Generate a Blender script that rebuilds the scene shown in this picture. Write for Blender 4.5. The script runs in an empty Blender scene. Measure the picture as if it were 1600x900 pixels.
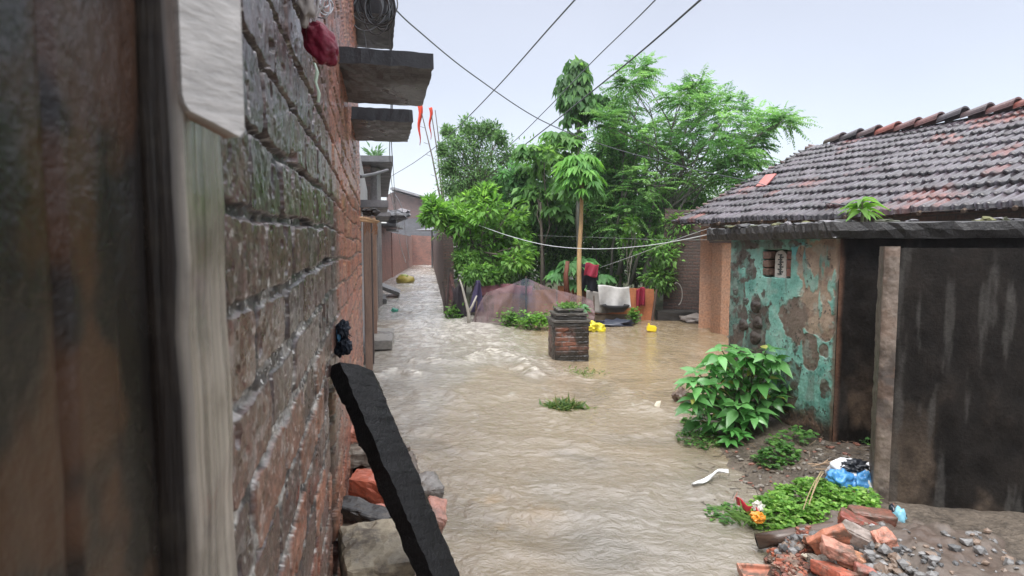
import bpy, math, random
import numpy as np
from mathutils import Vector, Matrix

R = math.radians
SC = bpy.context.scene
COL = SC.collection
random.seed(7)
RNG = np.random.default_rng(7)

# ------------------------------------------------------------------ camera
CAM_H = 1.8
PITCH = math.atan(65 / 900)
cam_d = bpy.data.cameras.new('camera')
cam = bpy.data.objects.new('camera', cam_d)
COL.objects.link(cam)
cam.location = (0, 0, CAM_H)
cam.rotation_euler = (R(90) - PITCH, 0, 0)
cam_d.sensor_width = 36
cam_d.lens = 20.25
cam_d.clip_start = 0.02
cam_d.clip_end = 3000
cam_d.dof.use_dof = True
cam_d.dof.focus_distance = 6.0
cam_d.dof.aperture_fstop = 9.0
SC.camera = cam

# ------------------------------------------------------------------ sky, sun, exposure
SUN_EL, SUN_AZ = 58, 200          # an overcast noon: the sun is only a broad bright patch
w = bpy.data.worlds.new('World')
SC.world = w
w.use_nodes = True
nt = w.node_tree
nt.nodes.clear()
o_ = nt.nodes.new('ShaderNodeOutputWorld')
bg = nt.nodes.new('ShaderNodeBackground')
bg2 = nt.nodes.new('ShaderNodeBackground')
add = nt.nodes.new('ShaderNodeAddShader')
sky = nt.nodes.new('ShaderNodeTexSky')
sky.sky_type = 'NISHITA'
sky.sun_disc = False
sky.sun_elevation = R(SUN_EL)
sky.sun_rotation = R(SUN_AZ)
nt.links.new(sky.outputs[0], bg.inputs[0])
bg.inputs[1].default_value = 0.05
# cloud deck: brighter towards the zenith, faint patches
tc = nt.nodes.new('ShaderNodeTexCoord')
sep = nt.nodes.new('ShaderNodeSeparateXYZ')
ramp = nt.nodes.new('ShaderNodeValToRGB')
nz = nt.nodes.new('ShaderNodeTexNoise')
nz.inputs['Scale'].default_value = 1.6
nz.inputs['Detail'].default_value = 3
nt.links.new(tc.outputs['Generated'], sep.inputs[0])
nt.links.new(tc.outputs['Generated'], nz.inputs['Vector'])
nt.links.new(sep.outputs[2], ramp.inputs[0])
ramp.color_ramp.elements[0].position = 0.0
ramp.color_ramp.elements[0].color = (0.47, 0.47, 0.49, 1)
ramp.color_ramp.elements[1].position = 1.0
ramp.color_ramp.elements[1].color = (2.8, 2.8, 2.85, 1)
e = ramp.color_ramp.elements.new(0.42)
e.color = (0.355, 0.352, 0.375, 1)
e = ramp.color_ramp.elements.new(0.6)
e.color = (1.15, 1.16, 1.20, 1)
mr = nt.nodes.new('ShaderNodeMapRange')
mr.inputs['From Min'].default_value = 0.3
mr.inputs['From Max'].default_value = 0.7
mr.inputs['To Min'].default_value = 0.90
mr.inputs['To Max'].default_value = 1.07
nt.links.new(nz.outputs[0], mr.inputs[0])
mx = nt.nodes.new('ShaderNodeVectorMath')
mx.operation = 'SCALE'
nt.links.new(ramp.outputs[0], mx.inputs[0])
nt.links.new(mr.outputs[0], mx.inputs['Scale'])
nt.links.new(mx.outputs[0], bg2.inputs[0])
bg2.inputs[1].default_value = 1.0
nt.links.new(bg.outputs[0], add.inputs[0])
nt.links.new(bg2.outputs[0], add.inputs[1])
nt.links.new(add.outputs[0], o_.inputs[0])

sd = bpy.data.lights.new('sun', 'SUN')
sd.energy = 1.7
sd.angle = R(28)
sd.color = (1, 0.97, 0.93)
sun = bpy.data.objects.new('sun', sd)
COL.objects.link(sun)
# direction of travel of the light
az = R(SUN_AZ)
sdir = Vector((math.sin(az) * math.cos(R(SUN_EL)), math.cos(az) * math.cos(R(SUN_EL)), math.sin(R(SUN_EL))))
sun.rotation_euler = sdir.to_track_quat('Z', 'Y').to_euler()

SC.view_settings.view_transform = 'Standard'
SC.view_settings.look = 'None'
SC.view_settings.exposure = 0.6
SC.view_settings.gamma = 1
SC.render.engine = 'CYCLES'
SC.cycles.use_denoising = True
SC.cycles.max_bounces = 8
SC.cycles.transparent_max_bounces = 12

# ------------------------------------------------------------------ measuring helpers
CP, SP = math.cos(PITCH), math.sin(PITCH)
def P(px, py, Y):
    u, v = (px - 800) / 900, (450 - py) / 900
    s = Y / (CP + v * SP)
    return Vector((u * s, Y, CAM_H + s * (v * CP - SP)))
def G(px, py, z=0.0):
    u, v = (px - 800) / 900, (450 - py) / 900
    s = (z - CAM_H) / (v * CP - SP)
    return Vector((u * s, s * (CP + v * SP), z))
def ray_plane(px, py, a, b):
    """hit of the sight line with the vertical plane through ground points a, b -> (run from a, height)"""
    u, v = (px - 800) / 900, (450 - py) / 900
    d = Vector((u, CP + v * SP, v * CP - SP))
    t = Vector((b[0] - a[0], b[1] - a[1]))
    L = t.length
    t /= L
    n = Vector((-t.y, t.x))
    s = (n.x * a[0] + n.y * a[1]) / (n.x * d.x + n.y * d.y)
    return (t.x * (d.x * s - a[0]) + t.y * (d.y * s - a[1]), CAM_H + d.z * s)

# ------------------------------------------------------------------ noise
_T = np.random.default_rng(3).random((256, 256))
def vn(x, y, seed=0):
    x = np.asarray(x, float) + seed * 17.31
    y = np.asarray(y, float) + seed * 9.77
    ix, iy = np.floor(x).astype(int), np.floor(y).astype(int)
    fx, fy = x - ix, y - iy
    fx, fy = fx * fx * (3 - 2 * fx), fy * fy * (3 - 2 * fy)
    a, b = _T[ix & 255, iy & 255], _T[(ix + 1) & 255, iy & 255]
    c, d = _T[ix & 255, (iy + 1) & 255], _T[(ix + 1) & 255, (iy + 1) & 255]
    return (a * (1 - fx) + b * fx) * (1 - fy) + (c * (1 - fx) + d * fx) * fy
def fbm(x, y, o=4, seed=0):
    s, a, t = 0, 1, 0
    for i in range(o):
        s = s + a * vn(x * 2 ** i, y * 2 ** i, seed + i)
        t += a
        a *= 0.5
    return s / t
def ridge(x, y, o=3, seed=0):
    s, a, t = 0, 1, 0
    for i in range(o):
        s = s + a * (1 - np.abs(2 * vn(x * 2 ** i, y * 2 ** i, seed + i) - 1))
        t += a
        a *= 0.5
    return s / t
def ss(a, b, x):
    t = np.clip((np.asarray(x, float) - a) / (b - a), 0, 1)
    return t * t * (3 - 2 * t)
def hsh(a, b, seed=0):
    return _T[(np.asarray(a, int) * 7 + seed * 31) & 255, (np.asarray(b, int) * 13 + seed * 57) & 255]
def mixc(c1, c2, f):
    f = np.asarray(f)[..., None]
    return np.asarray(c1) * (1 - f) + np.asarray(c2) * f
def polydist(x, y, pts):
    """distance to a polyline, and signed side (positive to the right of travel)"""
    best = np.full(np.shape(x), 1e9)
    side = np.zeros(np.shape(x))
    for (x0, y0), (x1, y1) in zip(pts[:-1], pts[1:]):
        dx, dy = x1 - x0, y1 - y0
        L2 = dx * dx + dy * dy
        t = np.clip(((x - x0) * dx + (y - y0) * dy) / L2, 0, 1)
        d = np.hypot(x - x0 - t * dx, y - y0 - t * dy)
        cr = (x - x0) * dy - (y - y0) * dx
        m = d < best
        best = np.where(m, d, best)
        side = np.where(m, np.sign(cr), side)
    return best, side

# ------------------------------------------------------------------ objects
def thing(name, label, cat, loc, group=None, kind=None):
    o = bpy.data.objects.new(name, None)
    COL.objects.link(o)
    o.location = loc
    o.empty_display_size = 0.1
    o['label'] = label
    o['category'] = cat
    if group: o['group'] = group
    if kind: o['kind'] = kind
    return o
def tag(o, label=None, cat=None, group=None, kind=None):
    if label: o['label'] = label
    if cat: o['category'] = cat
    if group: o['group'] = group
    if kind: o['kind'] = kind
    return o
def root_loc(o):
    v = Vector(o.location)
    return v
def link(name, me, mat, parent=None, smooth=False):
    o = bpy.data.objects.new(name, me)
    COL.objects.link(o)
    if mat: me.materials.append(mat)
    if smooth:
        me.polygons.foreach_set('use_smooth', np.ones(len(me.polygons), bool))
    if parent:
        o.parent = parent
        r, loc = parent, Vector()
        if parent.type == 'EMPTY':
            o.matrix_parent_inverse = Matrix.Translation(-Vector(parent.location))
    return o
def mesh_np(name, V, F, C, mat, parent=None, smooth=True, uv=None):
    """V (n,3); F (m,3) or (m,4); C (n,4) colour + roughness"""
    V = np.ascontiguousarray(V, np.float32)
    F = np.ascontiguousarray(F, np.int32)
    me = bpy.data.meshes.new(name)
    k = F.shape[1]
    me.vertices.add(len(V))
    me.vertices.foreach_set('co', V.ravel())
    me.loops.add(F.size)
    me.loops.foreach_set('vertex_index', F.ravel())
    me.polygons.add(len(F))
    me.polygons.foreach_set('loop_start', np.arange(0, F.size, k, dtype=np.int32))
    me.polygons.foreach_set('loop_total', np.full(len(F), k, np.int32))
    if C is not None:
        C = np.asarray(C, np.float32)
        if C.ndim == 1: C = np.tile(C, (len(V), 1))
        a = me.color_attributes.new('Col', 'FLOAT_COLOR', 'POINT')
        a.data.foreach_set('color', np.ascontiguousarray(C).ravel())
    if uv is not None:
        l = me.uv_layers.new(name='UVMap')
        l.data.foreach_set('uv', np.ascontiguousarray(uv[F.ravel()], np.float32).ravel())
    me.update(calc_edges=True)
    me.validate()
    return link(name, me, mat, parent, smooth)
def grid_faces(nr, nc):
    i = np.arange(nr * nc).reshape(nr, nc)
    return np.stack([i[:-1, :-1], i[:-1, 1:], i[1:, 1:], i[1:, :-1]], -1).reshape(-1, 4)

class MB:
    """collects polygons into one mesh"""
    def __init__(s): s.v, s.f, s.c = [], [], []
    def poly(s, pts, faces, col):
        b = len(s.v)
        s.v += [tuple(p) for p in pts]
        s.f += [tuple(b + i for i in f) for f in faces]
        c = tuple(col) if len(col) == 4 else tuple(col) + (0.6,)
        s.c += [c] * len(pts)
        return s
    def box(s, c, size, rot=None, col=(.5, .5, .5, .6), bev=0.0, jit=0.0):
        """box with chamfered corners, optional jitter; rot = Matrix 3x3"""
        hx, hy, hz = size[0] / 2, size[1] / 2, size[2] / 2
        rot = rot or Matrix.Identity(3)
        c = Vector(c)
        if bev <= 0:
            pts = [Vector((x * hx, y * hy, z * hz)) for x in (-1, 1) for y in (-1, 1) for z in (-1, 1)]
            fs = [(0, 1, 3, 2), (4, 6, 7, 5), (0, 4, 5, 1), (2, 3, 7, 6), (0, 2, 6, 4), (1, 5, 7, 3)]
        else:
            import bmesh
            bm = bmesh.new()
            bmesh.ops.create_cube(bm, size=1)
            for v in bm.verts: v.co = Vector((v.co.x * 2 * hx, v.co.y * 2 * hy, v.co.z * 2 * hz))
            if jit:
                bmesh.ops.subdivide_edges(bm, edges=bm.edges[:], cuts=(9 if min(size) > .03 and jit >= .0035 else 3), use_grid_fill=True)
            else:
                bmesh.ops.bevel(bm, geom=bm.edges[:], offset=bev, segments=2, affect='EDGES')
            if jit:
                from mathutils import noise
                off = Vector([random.uniform(-50, 50) for _ in range(3)])
                hb = min(bev, min(hx, hy, hz) * .5)
                for v in bm.verts:
                    q = v.co.copy()
                    inner = Vector((max(-hx + hb, min(hx - hb, q.x)), max(-hy + hb, min(hy - hb, q.y)), max(-hz + hb, min(hz - hb, q.z))))
                    dq = q - inner
                    if dq.length > hb: q = inner + dq.normalized() * hb
                    d0 = q.normalized()
                    q += d0 * jit * (1.6 * noise.noise(q * 14 + off) + 1.2 * noise.noise(q * 38 + off) + .6 * noise.noise(q * 90 + off))
                    if sum(1 for t in (abs(v.co.x) / hx, abs(v.co.y) / hy, abs(v.co.z) / hz) if t > .8) >= 2:
                        q -= d0 * jit * 3.0 * max(0, noise.noise(q * 20 - off))
                    v.co = q
            pts = [v.co.copy() for v in bm.verts]
            bm.verts.index_update()
            fs = [tuple(v.index for v in f.verts) for f in bm.faces]
            bm.free()
        if jit and bev <= 0:
            pts = [p + Vector([random.uniform(-jit, jit) for _ in range(3)]) for p in pts]
        return s.poly([c + rot @ p for p in pts], fs, col)
    def tube(s, pts, r, n=8, col=(.3, .3, .3, .6), cap=True):
        pts = [Vector(p) for p in pts]
        rr = r if hasattr(r, '__len__') else [r] * len(pts)
        rings, up = [], None
        for i, p in enumerate(pts):
            t = (pts[min(i + 1, len(pts) - 1)] - pts[max(i - 1, 0)])
            if t.length < 1e-9: t = Vector((0, 0, 1))
            t.normalize()
            if up is None: up = t.orthogonal().normalized()
            up = (up - t * up.dot(t)).normalized()
            si = t.cross(up)
            rings += [p + (up * math.cos(2 * math.pi * k / n) + si * math.sin(2 * math.pi * k / n)) * rr[i] for k in range(n)]
        fs = [(i * n + k, i * n + (k + 1) % n, (i + 1) * n + (k + 1) % n, (i + 1) * n + k) for i in range(len(pts) - 1) for k in range(n)]
        if cap: fs += [tuple(range(n))[::-1], tuple((len(pts) - 1) * n + k for k in range(n))]
        return s.poly(rings, fs, col)
    def blob(s, c, r, col=(.3, .3, .3, .6), amp=.2, fr=2.0, sub=3, rot=None, facet=False):
        import bmesh
        from mathutils import noise
        bm = bmesh.new()
        bmesh.ops.create_icosphere(bm, subdivisions=sub, radius=1)
        off = Vector([random.uniform(-50, 50) for _ in range(3)])
        r = Vector(r) if hasattr(r, '__len__') else Vector((r, r, r))
        rot = rot or Matrix.Identity(3)
        pts = []
        for v in bm.verts:
            d = v.co.normalized()
            k = 1 + amp * noise.noise(d * fr + off) * 2 + amp * .4 * noise.noise(d * fr * 3 + off)
            pts.append(Vector(c) + rot @ Vector((d.x * r.x * k, d.y * r.y * k, d.z * r.z * k)))
        bm.verts.index_update()
        fs = [tuple(v.index for v in f.verts) for f in bm.faces]
        bm.free()
        return s.poly(pts, fs, col)
    def done(s, name, mat, parent=None, smooth=False):
        me = bpy.data.meshes.new(name)
        me.from_pydata(s.v, [], s.f)
        a = me.color_attributes.new('Col', 'FLOAT_COLOR', 'POINT')
        a.data.foreach_set('color', np.array(s.c, np.float32).ravel())
        me.update()
        return link(name, me, mat, parent, smooth)

# ------------------------------------------------------------------ materials
def node(nt, t, **kw):
    n = nt.nodes.new(t)
    for k, v in kw.items():
        if k in n.inputs: n.inputs[k].default_value = v
        else: setattr(n, k, v)
    return n
def surf(name, nscale=30, var=.25, bump=.3, dist=.004, spec=.5, sheen=0, stretch=(1, 1, 1), bscale=None, rvar=.12, metal=0, detail=6, dirt=0, dirtcol=(.10, .078, .058)):
    """colour and roughness come from the mesh (attribute Col); noise varies both"""
    m = bpy.data.materials.new(name)
    m.use_nodes = True
    t = m.node_tree
    b = t.nodes['Principled BSDF']
    L = t.links.new
    at = node(t, 'ShaderNodeAttribute', attribute_name='Col')
    tc = node(t, 'ShaderNodeTexCoord')
    mp = node(t, 'ShaderNodeMapping')
    mp.inputs['Scale'].default_value = stretch
    L(tc.outputs['Object'], mp.inputs[0])
    n1 = node(t, 'ShaderNodeTexNoise', Scale=nscale, Detail=float(detail), Roughness=.6)
    n2 = node(t, 'ShaderNodeTexNoise', Scale=nscale * .13, Detail=4.0)
    L(mp.outputs[0], n1.inputs['Vector']); L(mp.outputs[0], n2.inputs['Vector'])
    a = node(t, 'ShaderNodeMath', operation='ADD')
    L(n1.outputs[0], a.inputs[0]); L(n2.outputs[0], a.inputs[1])
    r = node(t, 'ShaderNodeMapRange')
    r.inputs['From Min'].default_value = .6; r.inputs['From Max'].default_value = 1.4
    r.inputs['To Min'].default_value = 1 - var * 1.3; r.inputs['To Max'].default_value = 1 + var * 1.3
    L(a.outputs[0], r.inputs[0])
    v = node(t, 'ShaderNodeVectorMath', operation='SCALE')
    L(at.outputs['Color'], v.inputs[0]); L(r.outputs[0], v.inputs['Scale'])
    src = v.outputs[0]
    if dirt:
        nd = node(t, 'ShaderNodeTexNoise', Scale=9.0, Detail=7.0, Roughness=.7)
        L(tc.outputs['Object'], nd.inputs['Vector'])
        rd = node(t, 'ShaderNodeMapRange')
        rd.inputs['From Min'].default_value = .47; rd.inputs['From Max'].default_value = .60
        rd.inputs['To Max'].default_value = dirt
        L(nd.outputs[0], rd.inputs[0])
        md_ = node(t, 'ShaderNodeMix', data_type='RGBA')
        L(rd.outputs[0], md_.inputs['Factor']); L(src, md_.inputs[6]); md_.inputs[7].default_value = (*dirtcol, 1)
        src = md_.outputs[2]
    L(src, b.inputs['Base Color'])
    rr = node(t, 'ShaderNodeMapRange')
    rr.inputs['From Min'].default_value = .35; rr.inputs['From Max'].default_value = .65
    rr.inputs['To Min'].default_value = -rvar; rr.inputs['To Max'].default_value = rvar
    L(n2.outputs[0], rr.inputs[0])
    ad = node(t, 'ShaderNodeMath', operation='ADD', use_clamp=True)
    L(at.outputs['Alpha'], ad.inputs[0]); L(rr.outputs[0], ad.inputs[1])
    L(ad.outputs[0], b.inputs['Roughness'])
    b.inputs['Specular IOR Level'].default_value = spec
    b.inputs['Metallic'].default_value = metal
    if bump:
        src2 = n1.outputs[0]
        if bscale:
            n3 = node(t, 'ShaderNodeTexNoise', Scale=bscale, Detail=5.0, Roughness=.65)
            L(mp.outputs[0], n3.inputs['Vector'])
            src2 = n3.outputs[0]
        bp = node(t, 'ShaderNodeBump', Strength=bump, Distance=dist)
        L(src2, bp.inputs['Height']); L(bp.outputs[0], b.inputs['Normal'])
    return m
def leafmat(name, trans=.35, rough=.38, spec=.5):
    m = bpy.data.materials.new(name)
    m.use_nodes = True
    t = m.node_tree
    b = t.nodes['Principled BSDF']
    L = t.links.new
    at = node(t, 'ShaderNodeAttribute', attribute_name='Col')
    L(at.outputs['Color'], b.inputs['Base Color'])
    b.inputs['Roughness'].default_value = rough
    b.inputs['Specular IOR Level'].default_value = spec
    tr = node(t, 'ShaderNodeBsdfTranslucent')
    hs = node(t, 'ShaderNodeHueSaturation', Saturation=1.1, Value=1.3, Hue=.49)
    L(at.outputs['Color'], hs.inputs['Color']); L(hs.outputs[0], tr.inputs[0])
    mx = node(t, 'ShaderNodeMixShader', Fac=trans)
    L(b.outputs[0], mx.inputs[1]); L(tr.outputs[0], mx.inputs[2])
    L(mx.outputs[0], t.nodes['Material Output'].inputs[0])
    return m
def brickmat(name, c1, c2, mortar, scale=1.0, bw=.24, bh=.08, ms=.012, rough=.6, stain=(.05, .045, .04), stainamt=.5, bump=.6):
    m = bpy.data.materials.new(name)
    m.use_nodes = True
    t = m.node_tree
    b = t.nodes['Principled BSDF']
    L = t.links.new
    uv = node(t, 'ShaderNodeTexCoord')
    n0 = node(t, 'ShaderNodeTexNoise', Scale=2.2, Detail=3.0)
    L(uv.outputs['UV'], n0.inputs['Vector'])
    dv = node(t, 'ShaderNodeVectorMath', operation='MULTIPLY_ADD')
    dv.inputs[1].default_value = (.035, .035, 0)
    L(n0.outputs['Color'], dv.inputs[0]); L(uv.outputs['UV'], dv.inputs[2])
    br = node(t, 'ShaderNodeTexBrick', Scale=scale)
    br.inputs['Color1'].default_value = (*c1, 1); br.inputs['Color2'].default_value = (*c2, 1)
    br.inputs['Mortar'].default_value = (*mortar, 1)
    br.inputs['Mortar Size'].default_value = ms
    br.inputs['Mortar Smooth'].default_value = .4
    br.inputs['Brick Width'].default_value = bw; br.inputs['Row Height'].default_value = bh
    L(dv.outputs[0], br.inputs['Vector'])
    n1 = node(t, 'ShaderNodeTexNoise', Scale=1.3, Detail=7.0, Roughness=.65)
    L(uv.outputs['UV'], n1.inputs['Vector'])
    r1 = node(t, 'ShaderNodeMapRange')
    r1.inputs['From Min'].default_value = .42; r1.inputs['From Max'].default_value = .68
    r1.inputs['To Max'].default_value = stainamt
    L(n1.outputs[0], r1.inputs[0])
    mx = node(t, 'ShaderNodeMix', data_type='RGBA')
    L(r1.outputs[0], mx.inputs['Factor'])
    L(br.outputs['Color'], mx.inputs[6]); mx.inputs[7].default_value = (*stain, 1)
    n2 = node(t, 'ShaderNodeTexNoise', Scale=22.0, Detail=5.0)
    L(uv.outputs['UV'], n2.inputs['Vector'])
    r2 = node(t, 'ShaderNodeMapRange')
    r2.inputs['From Min'].default_value = .3; r2.inputs['From Max'].default_value = .7
    r2.inputs['To Min'].default_value = .7; r2.inputs['To Max'].default_value = 1.3
    L(n2.outputs[0], r2.inputs[0])
    v = node(t, 'ShaderNodeVectorMath', operation='SCALE')
    L(mx.outputs[2], v.inputs[0]); L(r2.outputs[0], v.inputs['Scale'])
    L(v.outputs[0], b.inputs['Base Color'])
    b.inputs['Roughness'].default_value = rough
    hm = node(t, 'ShaderNodeMath', operation='MULTIPLY_ADD')
    hm.inputs[1].default_value = -1.0
    L(br.outputs['Fac'], hm.inputs[0]); L(n2.outputs[0], hm.inputs[2])
    bp = node(t, 'ShaderNodeBump', Strength=bump, Distance=.012)
    L(hm.outputs[0], bp.inputs['Height']); L(bp.outputs[0], b.inputs['Normal'])
    return m

M_STONE = surf('wet_masonry', 60, .3, .55, .004, bscale=90)
M_CONC = surf('weathered_concrete', 18, .4, .5, .006, bscale=45, rvar=.15)
M_WOOD = surf('old_wood', 14, .35, .5, .003, stretch=(6, 6, 1))
M_PLAIN = surf('plain_paint', 12, .12, .1, .001)
M_CLOTH = surf('cloth', 90, .15, .25, .001, spec=.2)
M_BRICK = surf('loose_brick', 28, .4, .6, .004, bscale=55, dirt=.85)
M_TILE = surf('clay_tile', 26, .45, .35, .003, rvar=.18)
M_BARK = surf('bark', 22, .35, .6, .004, stretch=(3, 3, .6))
M_PLASTIC = surf('wet_plastic', 8, .1, .15, .002, spec=.6)
M_LEAF = leafmat('leaf', .45, .5, .35)
M_GLOSS = leafmat('glossy_leaf', .28, .30, .6)

# ------------------------------------------------------------------ shorelines (world, measured on the ground)
SHORE = [(7, 30), (5.3, 13.6), (3.8, 9.5), (2.95, 7.2), (2.45, 6.5), (2.1, 6.25)] + [tuple(G(a, b).xy) for a, b in
         [(1070, 652), (1085, 692), (1118, 735), (1150, 775), (1185, 832), (1168, 900)]] + [(1.35, 2.2), (1.5, 1.0), (1.6, -2)]
FARB = [(-2.0, 13.7), (-0.6, 13.7), (0.7, 13.75), (2.0, 14.0), (3.4, 13.9), (5.5, 13.5)]
def ground_h(x, y):
    x, y = np.asarray(x, float), np.asarray(y, float)
    d, s = polydist(x, y, SHORE)
    right = (s < 0)
    n = fbm(x * 2.2, y * 2.2, 4, 5) - .5
    nf = fbm(x * 11, y * 11, 3, 8) - .5
    d2 = np.where(right, d, -d) + n * .14
    h = -.28 + .28 * ss(-.9, 0, d2) + .13 * ss(0, .8, d2) + .06 * ss(.8, 3, d2)
    yard = ss(0, .35, x - (-1.75 - .1505 * np.maximum(y - 16.6, 0)) - 1.1 * ss(15.5, 13.5, y))
    far = -.28 + .55 * ss(-.25, 1.4, (y - 13.75) + n * .3) * np.maximum(yard, ss(62, 70, y))
    h = np.maximum(h, far)
    away = ss(60, 75, y)
    h = np.maximum(h, away * .3 - .28 * (1 - away))
    return h + n * .05 + nf * .03 * (h > -.1)

# ================================================================== SETTING: ground and flood water
def build_ground():
    nr, nc = 420, 420
    t = np.linspace(0, 1, nr)
    Y = -3 + 3 * ((1 + 203) ** t) * .5 + t * 8 - 1.5
    Y = -2.5 + (np.exp(t * 5.9) - 1) * 1.6
    U = np.linspace(-1.7, 1.7, nc)
    YY, UU = np.meshgrid(Y, U, indexing='ij')
    XX = UU * (YY + 4)
    Z = ground_h(XX, YY)
    mud = mixc((.085, .068, .05), (.16, .13, .10), fbm(XX * 5, YY * 5, 4, 11))
    far = ss(13.5, 16, YY)
    mud = mixc(mud, np.array((.05, .07, .03)), far * .7)
    rough = .42 + .4 * fbm(XX * 3, YY * 3, 3, 14)
    C = np.concatenate([mud, rough[..., None]], -1).reshape(-1, 4)
    V = np.stack([XX, YY, Z], -1).reshape(-1, 3)
    o = mesh_np('ground', V, grid_faces(nr, nc), C, surf('mud', 34, .6, 1.0, .03, bscale=30))
    tag(o, kind='structure')
build_ground()

def water_mat():
    m = bpy.data.materials.new('muddy_flood_water')
    m.use_nodes = True
    t = m.node_tree
    b = t.nodes['Principled BSDF']
    L = t.links.new
    at = node(t, 'ShaderNodeAttribute', attribute_name='Col')
    L(at.outputs['Color'], b.inputs['Base Color'])
    L(at.outputs['Alpha'], b.inputs['Roughness'])
    b.inputs['IOR'].default_value = 1.5
    b.inputs['Specular IOR Level'].default_value = 1.0
    tc = node(t, 'ShaderNodeTexCoord')
    mp = node(t, 'ShaderNodeMapping')
    mp.inputs['Rotation'].default_value = (0, 0, R(-8))
    mp.inputs['Scale'].default_value = (1.6, 2.2, 1)
    L(tc.outputs['Object'], mp.inputs[0])
    n1 = node(t, 'ShaderNodeTexNoise', Scale=6.0, Detail=5.0, Roughness=.6, Distortion=.6)
    n2 = node(t, 'ShaderNodeTexNoise', Scale=26.0, Detail=3.0)
    L(mp.outputs[0], n1.inputs['Vector']); L(mp.outputs[0], n2.inputs['Vector'])
    a = node(t, 'ShaderNodeMath', operation='MULTIPLY_ADD')
    a.inputs[1].default_value = .12
    L(n2.outputs[0], a.inputs[0]); L(n1.outputs[0], a.inputs[2])
    bp = node(t, 'ShaderNodeBump', Strength=1.0, Distance=.026)
    L(a.outputs[0], bp.inputs['Height']); L(bp.outputs[0], b.inputs['Normal'])
    return m
WCREST = [tuple(G(a, b).xy) for a, b in [(650, 566), (720, 570), (775, 552), (815, 565), (835, 588)]]
WCREST2 = [tuple(G(a, b).xy) for a, b in [(585, 590), (620, 580), (650, 588)]]
WAKE = [tuple(G(a, b).xy) for a, b in [(845, 560), (858, 575), (890, 588), (960, 600), (1010, 640)]]
BOILS = [(G(762, 788), .16, .9), (G(845, 805), .2, .5), (G(790, 825), .12, .7), (G(700, 690), .15, .4)]
def build_water():
    nr, nc = 1250, 760
    t = np.linspace(0, 1, nr)
    Y = -1 + (np.exp(t * 4.1) - 1) * 1.2
    U = np.linspace(-1, 1, nc)
    U = U * 1.05
    YY, UU = np.meshgrid(Y, U, indexing='ij')
    XX = UU * (YY + 2.4) - .15 * np.clip(YY - 5, 0, 60)
    a = XX + .17 * np.clip(YY - 8, 0, 50)
    wx = fbm(a * .9, YY * .7, 3, 31) - .5
    wy = fbm(a * .9, YY * .7, 3, 37) - .5
    au, yv = a + wx * .9, YY + wy * 1.2
    pool = ss(.2, 1.4, a) * ss(6.0, 8.0, YY)
    chop = (.62 + .42 * ss(9, 7, YY) + .9 * np.exp(-((a + .3) / 1.1) ** 2) * ss(6, 9, YY) + .35 * ss(9, 14, YY)) * (1 - .72 * pool)
    big = ridge(au * 1.1, yv * 2.0, 2, 41)
    mid = ridge(au * 3.2, yv * 5.4, 3, 43)
    rr = np.hypot(XX - 2.6, YY - 8.0) + wx * .7
    th = np.arctan2(YY - 8.0, XX - 2.6 - 1e-3)
    th = np.where(th < 0, th + 2 * np.pi, th) * 4.6 + wy * .7
    near = ss(12, 9, YY)
    fin = ridge(au * 9, yv * 15, 2, 47) * (1 - near) + near * (.6 * ridge(rr * 8.5, th * 3.4, 3, 48) + .4 * ridge(rr * 5 + th * 4, th * 6 - rr * 3, 3, 49))
    mid = mid * (1 - near) + near * (.65 * ridge(rr * 3.0, th * 1.5, 3, 58) + .35 * mid)
    fade = 1 / (1 + (YY / 26) ** 2)
    mid = mid * (1 - .5 * near)
    Z = chop * (1 + .35 * near * (ridge(rr * 1.5, th * .55, 3, 181) - .5) * 2) * (.034 * big + .034 * mid * (.4 + .6 * fade) + .015 * fin * (.3 + .7 * fade)) - .03
    foam = ss(.70, .92, mid * .5 + big * .2 + .3 * fin) * ss(.5, 1.3, chop) * (.22 + .45 * ss(12, 20, YY))
    for line, hh, ww in ((WCREST, .05, .16), (WCREST2, .035, .14), (WAKE, .018, .20)):
        d, s = polydist(XX, YY, line)
        k = np.exp(-(d / (ww * (.7 + .6 * fbm(XX * 4, YY * 4, 2, 3)))) ** 2)
        Z += hh * k * (.6 + .8 * fin)
        foam = np.maximum(foam, k * ss(.48, .68, fbm(XX * 10, YY * 16, 4, 51)) * (.75 if hh > .02 else .25))
    mud = np.zeros_like(Z)
    for c, r, am in BOILS:
        d = np.hypot(XX - c.x, YY - c.y) + .06 * (fbm(XX * 7, YY * 7, 2, 9) - .5)
        Z += .005 * am * np.cos(d * 52 + 3 * fbm(XX * 5, YY * 5, 2, 19)) * np.exp(-(d / r / 1.4) ** 2)
        mud = np.maximum(mud, am * np.exp(-(d / r / .7) ** 2) * ss(.4, .65, fbm(XX * 8, YY * 8, 3, 77)))
    base = mixc((.235, .203, .160), (.27, .20, .12), pool)
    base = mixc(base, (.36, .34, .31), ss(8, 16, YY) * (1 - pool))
    tone = fbm(a * .8, YY * .45, 4, 61)
    base = base * (.82 + .36 * tone)[..., None]
    # fine froth streaks drawn out along the flow
    st = fbm(au * 16, yv * 5, 4, 71)
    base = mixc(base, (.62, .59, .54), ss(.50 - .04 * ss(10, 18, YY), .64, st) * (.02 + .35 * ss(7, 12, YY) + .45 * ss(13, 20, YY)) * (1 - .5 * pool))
    sed = fbm(a * .55 + 3, YY * .35, 4, 171)
    base = mixc(base, (.28, .20, .11), ss(.50, .68, sed) * .45)
    cur = ridge(rr * 1.5, th * .55, 3, 181)
    base = base * (1 - .22 * (ss(.55, .35, cur) * near)[..., None])
    base = mixc(base, (.50, .46, .40), ss(.86, .95, ridge(rr * 2.6, th * 1.0, 3, 183)) * near * ss(.42, .6, fbm(XX * 3, YY * 3, 3, 185)) * .45)
    base = mixc(base, (.62, .57, .49), foam)
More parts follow.
